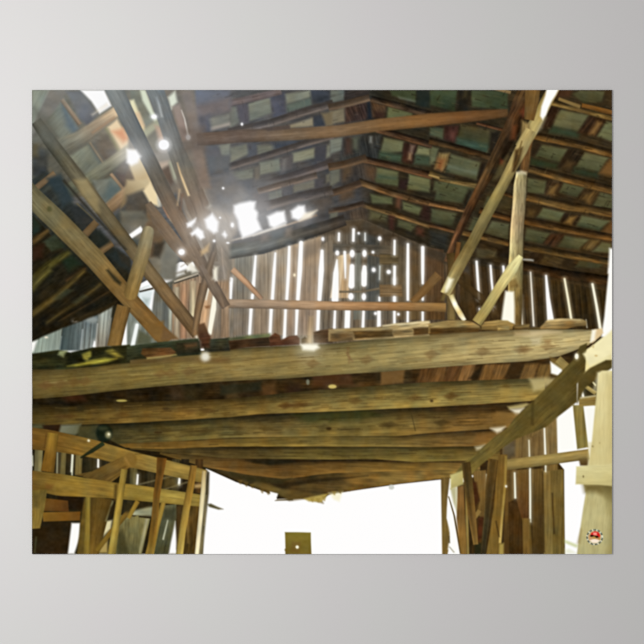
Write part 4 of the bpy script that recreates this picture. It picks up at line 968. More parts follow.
beam([(533, 290, 6), (490, 420, 8)], [(150, 142, 96)], prof=(1, 1), soft=3)
poly([(520, 330), (555, 300), (530, 410), (500, 410)], (40, 32, 16), soft=4)
beam([(430, 610, 30), (530, 480, 32), (650, 340, 34)], [(124, 98, 36), (120, 94, 36), (110, 84, 32)], n='stall_brace', u=Q_)
beam([(374, 262, 34), (370, 420, 34), (365, 640, 44)], [(132, 112, 46), (136, 114, 46), (124, 102, 40)], prof=(.85, 1.12, 1.05, .8), n='stall_post', u=Q_)
poly([(640, 250), (700, 250), (640, 360), (600, 360)], (52, 44, 24), soft=5)
# the two golden rails
tile(0, 0, 1)
def rail(top, bot, cols, name='stall_rail'):
    pts = []
    for q in np.linspace(top[0][0], top[-1][0], 30):
        a_ = float(np.interp(q, [p[0] for p in top], [p[1] for p in top])); b_ = float(np.interp(q, [p[0] for p in bot], [p[1] for p in bot])); pts.append((q, (a_ + b_) / 2, b_ - a_))
    beam(pts, cols, prof=(.94, 1.03, 1.0, .98, .93), grain=.14, blot=.2, ln=24, n=name, u=Q_)
tile(30, 456)
poly([(300, 120), (400, 100), (560, 20), (644, -10), (640, 60), (600, 110), (520, 170), (400, 150)], (104, 82, 38), (112, 86, 40), [(400, 120), (600, 40)], ang=-30, grain=.2, blot=.2, n='thick_log', u=Q_)
photo()
rail([(28, 427), (50, 430), (94, 440), (130, 451), (206, 470)], [(28, 449), (60, 452), (100, 459), (130, 467), (203, 483)], [(98, 70, 28), (116, 86, 34), (134, 104, 44), (140, 112, 50), (144, 118, 56), (152, 126, 60), (144, 116, 52)])
tile(30, 456)
poly([(300, 120), (400, 100), (560, 20), (644, -10), (655, 60), (600, 110), (520, 170), (400, 150)], (100, 78, 36), (122, 94, 42), [(400, 120), (620, 40)], ang=-30, grain=.2, blot=.2, n='thick_log', u=Q_)
photo()
rail([(28, 470), (61, 474), (117, 483), (130, 484), (200, 494.5)], [(28, 489), (60, 496), (86, 497), (114, 498.5), (130, 500), (198, 506.5)], [(108, 82, 34), (124, 98, 40), (142, 114, 46), (144, 116, 50), (140, 114, 46), (146, 122, 52), (156, 134, 62), (148, 122, 54)])
tile(30, 456)
poly([(100, 180), (150, 185), (140, 215), (100, 212)], (112, 72, 28), soft=5, a=.6)
poly([(545, 185), (565, 175), (555, 290), (540, 280)], (84, 66, 28), soft=4)
tile(30, 360)
beam([(150, 470, 70), (138, 560, 72), (112, 720, 86)], [(134, 104, 38), (128, 94, 34), (120, 86, 30)], prof=(.75, 1, 1.08, .9), n='stall_post', u=Q_)
beam([(105, 480, 8), (92, 570, 8)], [(86, 60, 22)], prof=(1, 1), a=.7)
beam([(325, 630, 10), (400, 585, 26), (475, 535, 28)], [(32, 34, 18), (42, 48, 26)], prof=(1, 1.1, .9), n='lamp_arm', u=Q_)
blob(378, 519, 7, 7, c=(236, 232, 200), halo=.2, n=None)
tile(30, 456)
poly([(10, 220), (110, 215), (95, 330), (65, 465), (10, 470)], (116, 96, 42), (132, 110, 50), [(40, 240), (50, 450)], ang=98, grain=.15, blot=.15, n='stall_post', u=Q_)
poly([(20, 250), (55, 250), (50, 330), (20, 330)], (78, 66, 32), soft=6, a=.6)
# front posts
beam([(608, 85, 42), (590, 200, 42), (560, 400, 46), (525, 640, 52)], [(142, 118, 52), (150, 124, 52), (156, 134, 62), (152, 132, 60)], prof=(.72, .9, 1.1, 1.15, .85), n='stall_post', u=Q_)
tile(130, 456)
beam([(-10, 400, 26), (50, 290, 30)], [(140, 112, 44)], n='stall_brace', u=Q_)
beam([(215, 300, 30), (175, 450, 32), (130, 640, 44)], [(146, 118, 50), (152, 124, 52), (150, 126, 54)], n='stall_brace', u=Q_)
beam([(205, 12, 64), (195, 100, 50), (172, 250, 44), (160, 400, 44), (140, 560, 46), (125, 640, 56)], [(96, 64, 24), (108, 74, 28), (120, 88, 34), (126, 94, 36), (150, 122, 50)], prof=(1.15, 1.0, .85, .9, 1.0), n='stall_post', u=Q_)
beam([(410, 60, 42), (390, 200, 46), (362, 340, 46), (335, 500, 44), (318, 640, 46)], [(120, 88, 36), (136, 104, 42), (150, 120, 52), (160, 134, 62), (170, 148, 76)], prof=(1.15, 1.1, 1.0, .7), n='stall_post', u=Q_)
tile(30, 456)
blob(646, 26, 44, 50, c=(128, 98, 42), halo=.1, n='thick_log', u=Q_, soft=3)
beam([(610, 10, 6), (640, 60, 6)], [(150, 116, 56)], prof=(1, 1), soft=4)
tile(130, 456)
poly([(495, 92), (512, 105), (508, 240), (490, 400), (468, 635), (440, 635), (470, 300), (480, 200)], (70, 62, 42), (120, 110, 76), [(500, 150), (460, 600)], soft=3, grain=.2, ang=95, n='corner_post', u=Q_)
beam([(478, 95, 26), (472, 220, 32), (455, 400, 30), (430, 640, 28)], [(176, 152, 100), (214, 200, 156), (224, 212, 172), (228, 218, 182)], prof=(.8, 1.1, 1.05, .85), grain=.08, n='corner_post', u=Q_)
beam([(490, 250, 10), (478, 450, 12)], [(150, 140, 104)], prof=(1, 1), a=.6)
poly([(498, 310), (520, 306), (560, 325), (600, 342), (570, 345), (510, 328)], (84, 78, 52), soft=2.5, blot=.3, n='twig', u=Q_)

# ---- right side
V_ = 'printed_right_side'
def br(pts, c, c2=None, g=None, n='siding_board', ang=92, soft=1.8, grain=.2, blot=.15, a=1): poly(pts, c, c2, g, ang=ang, grain=grain, blot=blot, soft=soft, n=n, u=V_, ln=40, th=1.5, a=a)
tile(430, 456)
br([(175, 190), (490, 20), (644, 20), (644, 640), (190, 640)], (66, 48, 22), (60, 44, 20), [(200, 200), (500, 600)], n='inner_wall', grain=.35, blot=.3)
tile(515, 360)
br([(-80, 520), (0, 500), (100, 440), (275, 370), (275, 640), (-80, 660)], (112, 90, 50), (124, 102, 58), [(0, 520), (250, 500)], n='siding_board')
poly([(-75, 530), (0, 500), (0, 620), (-80, 650)], (92, 78, 54), soft=5, blot=.3)
br([(205, 430), (270, 375), (272, 602), (208, 612)], (126, 104, 62))
br([(100, 500), (185, 440), (186, 620), (103, 630)], (116, 92, 52))
slit([(189, 440, 9), (195, 604, 12)], c=(246, 244, 228), u=V_, halo=.2); slit([(90, 518, 7), (93, 622, 8)], c=(236, 232, 205), u=V_, halo=.2)
poly([(268, 378), (360, 318), (385, 300), (402, 575), (276, 602)], (254, 254, 248), soft=3, n='bright_gap', u=V_)
poly([(440, 305), (525, 285), (492, 562), (468, 562)], (252, 252, 244), soft=3, n='bright_gap', u=V_)
br([(372, 290), (440, 290), (472, 562), (400, 575)], (142, 126, 68), (126, 112, 58), [(400, 300), (430, 560)], n='siding_board')
poly([(420, 120), (540, 60), (540, 300), (420, 240)], (58, 50, 26), soft=4, blot=.3)
beam([(455, 170, 24), (520, 215, 28)], [(158, 140, 84)], n='lath', u=V_); beam([(500, 140, 10), (520, 165, 10)], [(220, 210, 160)], prof=(1, 1))
slit([(428, 185, 10), (438, 234, 16)], c=(242, 240, 225), u=V_, halo=.2)
br([(410, 246), (520, 230), (522, 292), (412, 300)], (140, 118, 62), (130, 108, 56), [(410, 240), (520, 290)], ang=-5, n='short_rail')
poly([(410, 242), (520, 226), (520, 234), (410, 250)], (206, 194, 148), soft=2.5)
tile(515, 270)
poly([(225, 560), (345, 600), (360, 700), (240, 680)], (110, 88, 44), soft=4, blot=.2)
beam([(270, 580, 70), (350, 650, 60)], [(150, 128, 72)], n='lath', u=V_)
poly([(228, 590), (300, 640), (310, 660), (280, 680), (232, 665)], (254, 254, 246), soft=3, n='bright_gap', u=V_)
# siding, lower right
tile(515, 456)
br([(-10, 40), (270, 30), (316, 88), (320, 640), (-10, 640)], (60, 44, 18), (50, 36, 14), [(100, 60), (100, 600)], n='siding_shade', grain=.3)
br([(0, 95), (90, 85), (110, 640), (0, 640)], (88, 64, 30), (76, 56, 24), [(40, 100), (60, 600)])
br([(105, 85), (180, 80), (190, 640), (112, 640)], (98, 76, 36), (66, 50, 22), [(140, 100), (150, 600)])
br([(180, 95), (240, 85), (250, 640), (185, 640)], (128, 104, 54), (126, 106, 54), [(210, 100), (215, 600)])
br([(225, 90), (312, 85), (322, 640), (245, 640)], (116, 96, 48), (104, 88, 42), [(260, 100), (280, 600)])
br([(200, 60), (275, 50), (275, 92), (205, 95)], (112, 88, 44))
poly([(20, 110), (60, 110), (75, 260), (40, 260)], (104, 66, 34), soft=7, a=.6)
br([(45, 390), (100, 420), (112, 640), (50, 640)], (110, 86, 38), n='siding_board', a=.8)
beam([(240, 240, 5), (252, 500, 7)], [(58, 42, 18)], prof=(1, 1), soft=3); beam([(178, 100, 5), (188, 620, 8)], [(48, 34, 14)], prof=(1, 1), soft=3, a=.8)
slit([(97, 82, 8), (100, 250, 7), (101, 425, 4)], c=(240, 238, 214), u=V_, halo=.25); slit([(197, 62, 10), (197, 100, 8)], c=(240, 238, 214), u=V_, halo=.2)
tile(430, 456)
br([(490, 90), (552, 85), (560, 640), (470, 640)], (104, 78, 36), (84, 60, 26), [(500, 100), (520, 600)])
br([(505, 300), (560, 270), (595, 420), (600, 640), (510, 640)], (66, 46, 20), (58, 40, 16), [(540, 300), (540, 600)], blot=.3)
br([(598, 400), (635, 390), (644, 640), (600, 640)], (110, 84, 38))
br([(555, 90), (636, 85), (636, 400), (590, 400), (556, 280)], (106, 80, 38), (90, 58, 28), [(590, 100), (600, 400)])
slit([(545, 110, 10), (549, 268, 12)], c=(242, 242, 222), u=V_, halo=.25)
slit([(642, 90, 6), (645, 400, 8)], c=(240, 240, 222), u=V_, halo=.1)
# wall rail
tile(430, 410, 3.22)
beam([(240, 178, 34), (380, 160, 34), (512, 142, 34)], [(142, 120, 66), (150, 130, 74), (144, 122, 68)], prof=(.95, 1.12, 1.0, .75), n='wall_rail', u=V_)
tile(515, 456)
poly([(410, 20), (480, 15), (470, 68), (420, 62)], (104, 84, 44), (78, 58, 28), [(440, 25), (445, 65)], soft=3, n='wood_block', u=V_)
poly([(320, 540), (410, 575), (395, 590), (322, 560)], (188, 196, 128), soft=4, a=.7, n='twig', u=V_)
poly([(322, 600), (350, 600), (400, 625), (322, 628)], (222, 226, 190), soft=5, a=.6)
# posts under the loft, right
tile(430, 456)
br([(70, 140), (128, 140), (112, 280), (108, 400), (128, 470), (132, 540), (112, 640), (78, 640)], (110, 88, 46), (116, 94, 46), [(90, 150), (100, 600)], n='post')
poly([(128, 262), (140, 265), (205, 640), (160, 640), (116, 600), (128, 500), (110, 400), (112, 330)], (255, 255, 250), soft=3, n='bright_gap', u=V_)
beam([(120, 260, 6), (155, 380, 10), (200, 630, 16)], [(88, 72, 40), (96, 74, 36)], prof=(1, 1), n='thin_post', u=V_)
beam([(125, 585, 5), (155, 620, 5)], [(96, 90, 60)], prof=(1, 1), soft=2, a=.7); beam([(122, 515, 8), (124, 560, 10)], [(90, 74, 40)], prof=(1, 1), soft=2)
poly([(130, 210), (170, 200), (172, 360), (150, 300)], (176, 170, 120), soft=4, a=.85, n='pale_strip', u=V_)
slit([(172, 215, 7), (176, 370, 8)], c=(196, 190, 150), u=V_, halo=.1)
br([(180, 200), (215, 190), (240, 640), (200, 640), (170, 400)], (120, 88, 46), (132, 100, 46), [(200, 220), (210, 600)], n='thin_post')
beam([(232, 180, 14), (238, 400, 18), (245, 640, 16)], [(140, 118, 62)], n='thin_post', u=V_)
br([(270, 100), (360, 90), (370, 350), (350, 400), (300, 380), (320, 280)], (120, 92, 46), (106, 82, 40), [(300, 110), (340, 360)], n='post')
poly([(265, 160), (300, 170), (318, 290), (285, 330)], (60, 36, 18), soft=4, blot=.3)
poly([(310, 400), (345, 390), (335, 520), (305, 560)], (74, 40, 20), soft=4, blot=.3)
poly([(290, 560), (335, 560), (330, 640), (285, 640)], (40, 38, 20), soft=4)
slit([(366, 120, 10), (368, 190, 10)], c=(206, 204, 180), u=V_, halo=.15)
beam([(320, 350, 30), (285, 400, 26)], [(132, 104, 52)], n='brace', u=V_)
# the large knee brace from upper right down to the left
photo()
poly([(576, 356), (592, 346), (603, 337), (612, 329), (612, 366), (596, 374), (583, 384), (577, 380)], (236, 226, 174), (222, 210, 150), [(600, 340), (585, 380)], soft=2, blot=.08, grain=.06, ang=-40, n='knee_brace_face', u=V_)
poly([(580, 346), (587, 343), (585, 372), (577, 384), (577, 402), (557, 417.5), (546, 427), (515, 439.5), (497, 452), (480, 466), (468, 478), (452, 478), (462, 464), (476.6, 453), (492, 439), (507.6, 428), (515, 417.5), (530, 404), (545, 389), (560, 373), (573, 360)], (88, 74, 34), (112, 96, 46), [(570, 380), (470, 470)], soft=2, blot=.2, grain=.18, ang=-42, n='knee_brace', u=V_)
poly([(578, 378), (590, 368), (606, 360), (612, 360), (612, 368), (598, 378), (585, 388), (577, 404)], (84, 70, 32), soft=2.5, blot=.2, n='knee_brace', u=V_)
beam([(574, 362, 3), (545, 392, 3), (512, 425, 3), (480, 452, 3)], [(120, 106, 56)], prof=(1, 1), a=.35, soft=3)
beam([(533, 400, 3), (532, 425, 3)], [(58, 46, 20)], prof=(1, 1), a=.6, soft=3)
poly([(515, 420), (545, 392), (575, 366), (575, 385), (545, 410), (520, 432)], (86, 72, 32), soft=6, a=.5)
tile(430, 456)
poly([(130, 122), (215, 92), (215, 182), (132, 215)], (196, 186, 120), (168, 156, 96), [(140, 140), (200, 180)], soft=3, blot=.1, n='pale_block', u=V_)
beam([(232, 40, 56), (250, 200, 56), (270, 380, 50), (295, 570, 30)], [(74, 58, 28), (88, 68, 32), (108, 80, 38), (138, 108, 54)], prof=(1.1, .95, .8, 1.1), n='post', u=V_)
beam([(405, 20, 60), (385, 200, 56), (365, 400, 36), (340, 640, 26)], [(104, 78, 34), (88, 68, 34), (78, 66, 38), (60, 52, 30)], prof=(1.0, .75, .8, 1.1), n='post', u=V_)
br([(440, -10), (496, -10), (492, 160), (470, 400), (455, 640), (360, 640), (385, 500), (410, 330), (425, 150)], (112, 84, 36), (122, 96, 42), [(450, 20), (420, 600)], n='post', grain=.15)
beam([(490, 0, 12), (482, 200, 14), (462, 420, 14), (450, 560, 14)], [(150, 124, 60), (166, 138, 66), (196, 170, 98)], prof=(1, 1), n='post_edge', u=V_, soft=2.5)
beam([(425, 420, 5), (445, 520, 5)], [(56, 42, 18)], prof=(1, 1), soft=3)
poly([(448, 570), (475, 560), (475, 640), (445, 640)], (172, 150, 76), soft=3, a=.9)
blob(490, 195, 6, 7, c=(246, 244, 228), halo=.2, n=None)
# right edge: daylight strip, post and cap
tile(515, 270)
poly([(605, -10), (640, -10), (640, 440), (555, 430), (575, 300), (592, 120)], (255, 254, 248), soft=3, n='bright_gap', u=V_)
tile(430, 180)
poly([(1155, 440), (1185, 440), (1185, 600), (1145, 600)], (255, 255, 250), soft=4, n=None)
photo()
poly([(604, 337), (614, 328), (614, 352), (590, 366), (583, 354)], (240, 232, 184), soft=4, blot=.05)
tile(515, 270)
poly([(512, 385), (560, 378), (568, 405), (535, 435), (492, 468)], (222, 196, 148), soft=3, n='log_end', u=L_)
poly([(500, 388), (522, 386), (512, 450), (486, 465)], (250, 246, 225), soft=4)
blob(522, 552, 10, 6, c=(214, 190, 132), halo=0, n=None); blob(503, 492, 6, 10, c=(206, 186, 130), halo=0, n=None)
blob(397, 556, 12, 18, c=(255, 250, 225), halo=.35, u=V_)
tile(515, 360)
poly([(535, 85), (560, 68), (640, 68), (640, 700), (470, 700), (495, 520), (520, 260)], (226, 214, 158), (206, 192, 132), [(560, 80), (520, 640)], soft=2.5, grain=.05, blot=.05, ang=92, n='lit_post', u=V_)
poly([(530, 80), (545, 75), (520, 200), (505, 190)], (246, 240, 200), soft=5, a=.6)
poly([(585, 90), (640, 90), (640, 700), (600, 700)], (192, 176, 116), soft=8, a=.5)
blob(500, 556, 6, 6, c=(110, 92, 50), halo=0, n=None); blob(545, 535, 4, 5, c=(150, 130, 80), halo=0, n=None)
tile(515, 456)
poly([(440, 170), (640, 165), (640, 640), (398, 640), (410, 530), (440, 330), (455, 240)], (192, 182, 128), (182, 174, 122), [(500, 200), (500, 620)], soft=2.5, grain=.07, blot=.06, ang=95, n='post_trunk', u=V_)
poly([(438, 180), (640, 170), (640, 310), (570, 250), (520, 232), (450, 232)], (108, 94, 50), soft=9, a=.95)
poly([(560, 215), (640, 250), (640, 640), (590, 640), (610, 420)], (142, 130, 78), soft=12, a=.7)
poly([(400, 560), (410, 520), (425, 470), (432, 480), (420, 560)], (150, 132, 86), soft=5, a=.6)
poly([(395, 68), (470, 60), (640, 48), (640, 195), (540, 185), (390, 182)], (218, 208, 150), (200, 188, 128), [(450, 70), (480, 185)], soft=2.5, grain=.05, blot=.05, n='post_cap', u=V_)
poly([(470, -90), (640, -90), (640, 60), (465, 66)], (210, 196, 136), (214, 202, 144), [(500, -80), (500, 50)], soft=3, grain=.05, blot=.05, ang=92, a=.5)
blob(440, 132, 4, 7, c=(120, 104, 60), halo=0, n=None)
poly([(625, 150), (640, 150), (640, 640), (625, 640)], (120, 112, 66), soft=3, a=.4)
# plate standing in the doorway
tile(270, 520, 10.73)
poly([(160, 130), (300, 130), (438, 134), (440, 250), (446, 372), (165, 372), (162, 335), (155, 320), (165, 300)], (122, 110, 44), (112, 94, 36), [(300, 130), (280, 350)], soft=1.4, blot=.12, n='door_plate', u='printed_daylight')
poly([(240, 230), (330, 240), (310, 350), (220, 340)], (112, 84, 40), soft=3, a=.5)
blob(292, 290, 17, 17, c=(250, 246, 215), halo=.1, n='bolt_hole', u='printed_daylight', soft=1.2)
# round seal printed in the corner
Z_ = 'printed_seal'
tile(582, 528, 26.83)
pts = [(340 + 215 * math.cos(t), 250 + 205 * math.sin(t)) for t in np.linspace(0, 2 * math.pi, 24, endpoint=False)]
poly(pts, (196, 188, 148), soft=1.5, a=.6, n='seal_ring', u=Z_)
k = 0
for t in np.linspace(0, 2 * math.pi, 34, endpoint=False):
    k += 1
    c = [(34, 44, 44), (236, 234, 216), (70, 84, 96)][k % 3]
    blob(340 + 205 * math.cos(t) * 1.0, 245 + 195 * math.sin(t), 17, 17, c=c, halo=0, n=None, soft=.9)
poly([(170, 210), (250, 120), (340, 85), (440, 110), (495, 190), (480, 300), (400, 390), (280, 390), (190, 320)], (196, 150, 104), soft=1.2, n='seal_centre', u=Z_)
poly([(200, 330), (330, 290), (480, 330), (400, 400), (280, 395)], (244, 228, 206), soft=1.2)
poly([(215, 225), (245, 130), (340, 85), (440, 110), (492, 190), (480, 260), (400, 200), (330, 190)], (206, 38, 34), soft=1.2)
poly([(300, 120), (400, 120), (395, 190), (300, 180)], (244, 150, 136), soft=1.4)
blob(262, 210, 48, 26, c=(14, 6, 4), halo=0, n=None, soft=.8); blob(398, 240, 50, 26, c=(14, 6, 4), halo=0, n=None, soft=.8); poly([(250, 195), (420, 215), (420, 240), (250, 215)], (30, 14, 8), soft=.8)
blob(330, 260, 40, 30, c=(176, 140, 66), halo=0, n=None, soft=1.2); blob(460, 290, 22, 22, c=(180, 112, 50), halo=0, n=None, soft=1.2)
photo()
# ---- small irregular marks over the whole picture
photo()
rg = np.random.RandomState(3)
def cracks(x0, x1, top, bot, n, c=(40, 30, 12), a=.45, lmin=6, lmax=26, w=1.0):
    """fine checks in a loft timber; top/bot give its edges"""
    for _ in range(n):
        x = rg.uniform(x0, x1); l = rg.uniform(lmin, lmax); f = rg.uniform(.15, .9)
        p = []
        for q in (x, x + l / 2, x + l):
            t = float(np.interp(q, [k[0] for k in top], [k[1] for k in top])); b = float(np.interp(q, [k[0] for k in bot], [k[1] for k in bot]))
            p.append((q, t + (b - t) * f + rg.uniform(-.4, .4), rg.uniform(.5, w)))
        beam(p, [c], prof=(1, 1), grain=0, blot=0, soft=1.4, a=a * rg.uniform(.5, 1))
T1 = [(32, 368), (130, 358), (230, 348), (330, 344), (430, 333.5), (590, 330)]; B1 = [(32, 399), (130, 389), (230, 381), (330, 375), (430, 368), (530, 361), (590, 346)]
T2 = [(32, 404), (130, 402), (230, 399), (310, 390.5), (430, 382), (545, 379)]; B2 = [(32, 426), (130, 423), (230, 417), (330, 411.5), (430, 407), (545, 400)]
T3 = [(130, 424), (230, 418), (330, 413), (500, 406)]; B3 = [(130, 443), (230, 437), (330, 436), (500, 430)]
T4 = [(120, 444), (330, 437), (470, 436)]; B4 = [(120, 458), (330, 459), (470, 459)]
cracks(32, 560, T1, B1, 90, c=(88, 68, 34)); cracks(32, 560, T1, B1, 40, c=(196, 180, 120), a=.3)
cracks(32, 510, T2, B2, 80, c=(60, 42, 16)); cracks(32, 510, T2, B2, 30, c=(150, 128, 66), a=.3)
cracks(120, 470, T3, B3, 60, c=(46, 34, 14)); cracks(120, 470, T3, B3, 25, c=(130, 112, 58), a=.3)
cracks(130, 440, T4, B4, 50, c=(46, 34, 14))
for _ in range(46):
    k = rg.randint(3); Tt, Bb = [(T1, B1), (T2, B2), (T3, B3)][k]; x = rg.uniform(130 if k == 2 else 40, 480 if k else 560)
    t = float(np.interp(x, [q[0] for q in Tt], [q[1] for q in Tt])); b = float(np.interp(x, [q[0] for q in Bb], [q[1] for q in Bb]))
    blob(x, t + (b - t) * rg.uniform(.2, .85), rg.uniform(1.5, 5), rg.uniform(.8, 2), c=[(96, 66, 34), (70, 52, 24), (60, 44, 18)][k], halo=.12, n=None, soft=2.2) if rg.rand() < .12 else poly([(x - 6, t + (b - t) * .6), (x + 2, t + (b - t) * .45), (x + 9, t + (b - t) * .6), (x, t + (b - t) * .75)], [(104, 74, 40), (78, 52, 22), (60, 46, 20)][k], soft=4, a=.4)
# ragged hanging bits under the loft
for x, y, h in [(240, 483, 3), (246, 485, 4), (252, 487, 3), (262, 492, 3), (268, 494, 2), (312, 500, 5), (318, 501, 4), (324, 499, 5), (334, 494, 3), (340, 492, 4), (349, 490, 3), (356, 488, 3), (365, 486, 2), (378, 485, 2)]:
    poly([(x - 2.5, y - 3), (x + 2.5, y - 3), (x + 1, y + h * .5), (x - .5, y + h * .3)], (104, 84, 38) if x < 300 or x > 336 else (150, 128, 62), soft=1.6, a=.6)


# ------------------------------------------------------------------ print finish
def blur(a, s):
    r = int(3 * s + 1); k = np.exp(-np.arange(-r, r + 1) ** 2 / (2 * s * s)); k /= k.sum()
    p = np.pad(a, ((r, r), (r, r), (0, 0)), mode='edge')
    p = sum(k[i] * p[i:i + a.shape[0]] for i in range(2 * r + 1))
    return sum(k[i] * p[:, i:i + a.shape[1]] for i in range(2 * r + 1))
lum = img @ np.array([.3, .59, .11])
img = lum[..., None] + (img - lum[..., None]) * .99
img = np.clip(img, 0, 255)
img = blur(img, .45 * S)
img = np.clip(img + .45 * (img - blur(img, 1.3 * S)), 0, 258)
n1 = noise(xx / 2.3, yy / 2.1 + 40) + noise(xx / 4.7 + 60, yy / 4.1)
dark = np.clip(1 - img.mean(-1) / 235, 0, 1)
img += (n1 * 7 * dark)[..., None] * np.array([1.0, .95, 1.0])
n2 = noise(xx / 7.3 + 11, yy / 6.1 + 80)
img += (n2 * 6 * dark)[..., None] * np.array([1.0, 0, -1.0])
img = np.clip(img, 0, 258)

# ------------------------------------------------------------------ materials
def principled(name, rough=.9, spec=.2):
    m = bpy.data.materials.new(name); m.use_nodes = True
    nt = m.node_tree; b = nt.nodes['Principled BSDF']
    b.inputs['Roughness'].default_value = rough
    b.inputs['Specular IOR Level'].default_value = spec
    return m, nt, b

wall_mat, nt, b = principled('painted_wall', .95, .0)
tc = nt.nodes.new('ShaderNodeTexCoord'); nz = nt.nodes.new('ShaderNodeTexNoise'); nz.inputs['Scale'].default_value = 9
nz.inputs['Detail'].default_value = 3
rmp = nt.nodes.new('ShaderNodeValToRGB')
rmp.color_ramp.elements[0].color = (WALL_ALB * 1.005, WALL_ALB * .985, WALL_ALB * .985, 1)
rmp.color_ramp.elements[1].color = (WALL_ALB * 1.0, WALL_ALB * 1.0, WALL_ALB * .98, 1)
rmp.color_ramp.elements[0].position = .35; rmp.color_ramp.elements[1].position = .65
nt.links.new(tc.outputs['Object'], nz.inputs['Vector']); nt.links.new(nz.outputs['Fac'], rmp.inputs['Fac'])
nt.links.new(rmp.outputs['Color'], b.inputs['Base Color'])
n3 = nt.nodes.new('ShaderNodeTexNoise'); n3.inputs['Scale'].default_value = 350
bp = nt.nodes.new('ShaderNodeBump'); bp.inputs['Strength'].default_value = .03; bp.inputs['Distance'].default_value = .001
nt.links.new(tc.outputs['Object'], n3.inputs['Vector']); nt.links.new(n3.outputs['Fac'], bp.inputs['Height'])
nt.links.new(bp.outputs['Normal'], b.inputs['Normal'])

paper_mat, nt, b = principled('white_paper', .8, .0)
b.inputs['Base Color'].default_value = (.8, .8, .79, 1)
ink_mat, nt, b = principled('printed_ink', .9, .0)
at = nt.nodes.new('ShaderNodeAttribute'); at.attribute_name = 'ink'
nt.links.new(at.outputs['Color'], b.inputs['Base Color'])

# ------------------------------------------------------------------ objects
def link(name, me, mat, parent=None):
    o = bpy.data.objects.new(name, me); C.objects.link(o)
    if me is not None: me.materials.append(mat)
    if parent is not None: o.parent = parent
    return o

def slab(x0, x1, y0, y1, z0, z1):
    me = bpy.data.meshes.new('slab')
    v = [(x, y, z) for x in (x0, x1) for y in (y0, y1) for z in (z0, z1)]
    f = [(0, 1, 3, 2), (4, 6, 7, 5), (0, 4, 5, 1), (2, 3, 7, 6), (0, 2, 6, 4), (1, 5, 7, 3)]
    me.from_pydata(v, [], f); me.update(); return me

wall = link('wall_back', slab(-3.0, 3.0, 0, .12, 0, 3.0), wall_mat); wall['kind'] = 'structure'

poster = link('hanging_poster', None, None)
poster.location = (0, -.0012, WALL_Z)
poster['label'] = 'wide poster of a weathered wooden barn interior hanging on the pale grey wall'
poster['category'] = 'poster'
hw, hh = W * PX / 2, H * PX / 2
paper = link('paper_sheet', slab(-hw, hw, -.0003, .0002, -hh, hh), paper_mat, poster)

# ink colour with inverse light falloff baked in: print looks right under the lamp
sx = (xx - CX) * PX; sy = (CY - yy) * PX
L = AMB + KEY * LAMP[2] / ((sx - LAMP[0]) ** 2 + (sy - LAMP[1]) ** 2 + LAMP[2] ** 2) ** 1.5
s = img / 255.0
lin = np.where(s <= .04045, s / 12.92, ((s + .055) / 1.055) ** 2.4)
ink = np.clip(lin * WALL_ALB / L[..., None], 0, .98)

fid = ids[:-1, :-1]
def piece(name, mask, parent):
    ys, xs = np.nonzero(mask)
    if len(ys) == 0: return None
    vid = np.full((NH + 1, NW + 1), -1, int)
    used = np.zeros((NH + 1, NW + 1), bool)
    used[ys, xs] = used[ys + 1, xs] = used[ys, xs + 1] = used[ys + 1, xs + 1] = True
    vy, vx = np.nonzero(used); vid[vy, vx] = np.arange(len(vy))
    co = np.stack([vx * PX / S - hw, np.full(len(vx), -.00045), hh - vy * PX / S], -1)
    me = bpy.data.meshes.new(name)
    n = len(ys)
    me.vertices.add(len(co)); me.vertices.foreach_set('co', co.ravel())
    quad = np.stack([vid[ys, xs], vid[ys + 1, xs], vid[ys + 1, xs + 1], vid[ys, xs + 1]], -1)
    me.loops.add(n * 4); me.loops.foreach_set('vertex_index', quad.ravel())
    me.polygons.add(n); me.polygons.foreach_set('loop_start', np.arange(n) * 4); me.polygons.foreach_set('loop_total', np.full(n, 4))
    me.update()
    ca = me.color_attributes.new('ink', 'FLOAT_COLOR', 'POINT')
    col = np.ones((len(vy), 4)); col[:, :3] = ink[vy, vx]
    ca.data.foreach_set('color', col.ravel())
    return link(name, me, ink_mat, parent)

# slivers too small to be a piece join their neighbour
count = np.bincount(fid.ravel(), minlength=len(names))
tiny = count[fid] < 14
for _ in range(60):
    if not tiny.any(): break
    ys, xs = np.nonzero(tiny); left = np.maximum(xs - 1, 0)
    fid[ys, xs] = fid[ys, left]; tiny = count[fid] < 14

def parts_of(mask):
    """connected patches of a mask"""
    todo = mask.copy(); out = []
    while todo.any():
        y0, x0 = np.argwhere(todo)[0]; st = [(y0, x0)]; todo[y0, x0] = False; cells = []
        while st:
            y, x = st.pop(); cells.append((y, x))
            for y2, x2 in ((y + 1, x), (y - 1, x), (y, x + 1), (y, x - 1)):
                if 0 <= y2 < todo.shape[0] and 0 <= x2 < todo.shape[1] and todo[y2, x2]:
                    todo[y2, x2] = False; st.append((y2, x2))
        m = np.zeros_like(mask); c = np.array(cells); m[c[:, 0], c[:, 1]] = True
        out.append(m)
    return out

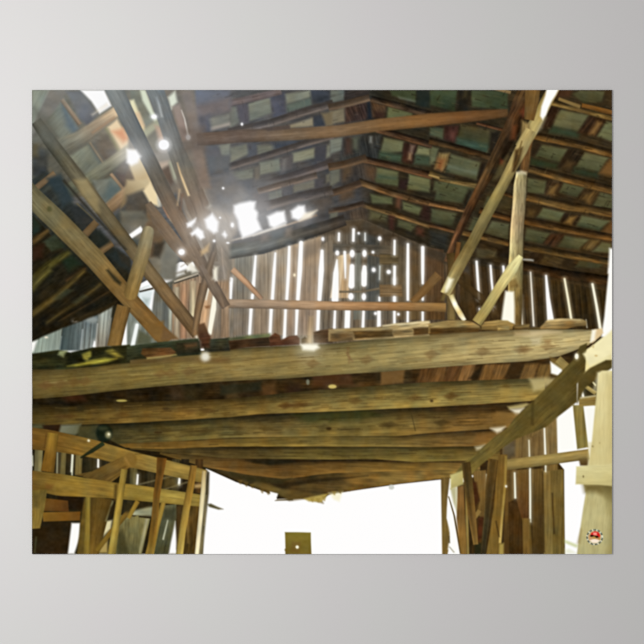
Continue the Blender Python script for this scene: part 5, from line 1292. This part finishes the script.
groups = {}
LABELS = {'printed_roof': 'printed underside of the barn roof with sunlit holes', 'printed_gable_wall': 'printed gable wall with bright gaps between boards',
          'printed_side_wall': 'printed pale weathered side boards', 'printed_slanting_timbers': 'printed slanting timbers at the left',
          'printed_loft_posts': 'printed round post and leaning pole on the loft', 'printed_loft': 'printed loft with its row of heavy logs',
          'printed_loft_edge': 'printed loose planks and moss on the front log', 'printed_stall': 'printed golden brown stall rails and posts at lower left',
          'printed_right_side': 'printed knee brace, siding and pale post at lower right', 'printed_daylight': 'printed white daylight in the doorway',
          'printed_seal': 'small round red and black seal in the corner'}
for i in range(len(names)):
    m = fid == i
    if not m.any(): continue
    if parents[i] not in groups:
        g = groups[parents[i]] = link(parents[i], None, None, poster)
        g['label'] = LABELS[parents[i]]
    for q in (parts_of(m) if names[i] == 'open_daylight' else [m]):
        piece(names[i], q, groups[parents[i]])

# ------------------------------------------------------------------ lamp, world, camera
ld = bpy.data.lights.new('lamp', 'POINT'); ld.shadow_soft_size = .06
lo = bpy.data.objects.new('lamp', ld); C.objects.link(lo)
lo.location = (LAMP[0], -.0015 - LAMP[2], WALL_Z + LAMP[1])
ld.energy = KEY / WALL_ALB * 4 * math.pi * math.pi
ld.color = (1, .995, .99)
w = bpy.data.worlds.new('World'); bpy.context.scene.world = w; w.use_nodes = True
bg = w.node_tree.nodes['Background']; bg.inputs['Color'].default_value = (1, .985, .98, 1)
bg.inputs['Strength'].default_value = AMB / WALL_ALB

cd = bpy.data.cameras.new('camera'); cam = bpy.data.objects.new('camera', cd); C.objects.link(cam)
D = 1.6
cam.location = (0, -.0015 - D, WALL_Z); cam.rotation_euler = (math.pi / 2, 0, 0)
cd.sensor_width = 36; cd.lens = 36 * D / (644 * PX)
cd.clip_start = .01
sc = bpy.context.scene; sc.camera = cam
sc.view_settings.view_transform = 'Standard'; sc.view_settings.look = 'None'
sc.view_settings.exposure = 0; sc.view_settings.gamma = 1; sc.view_settings.use_curve_mapping = False
sc.cycles.use_denoising = True
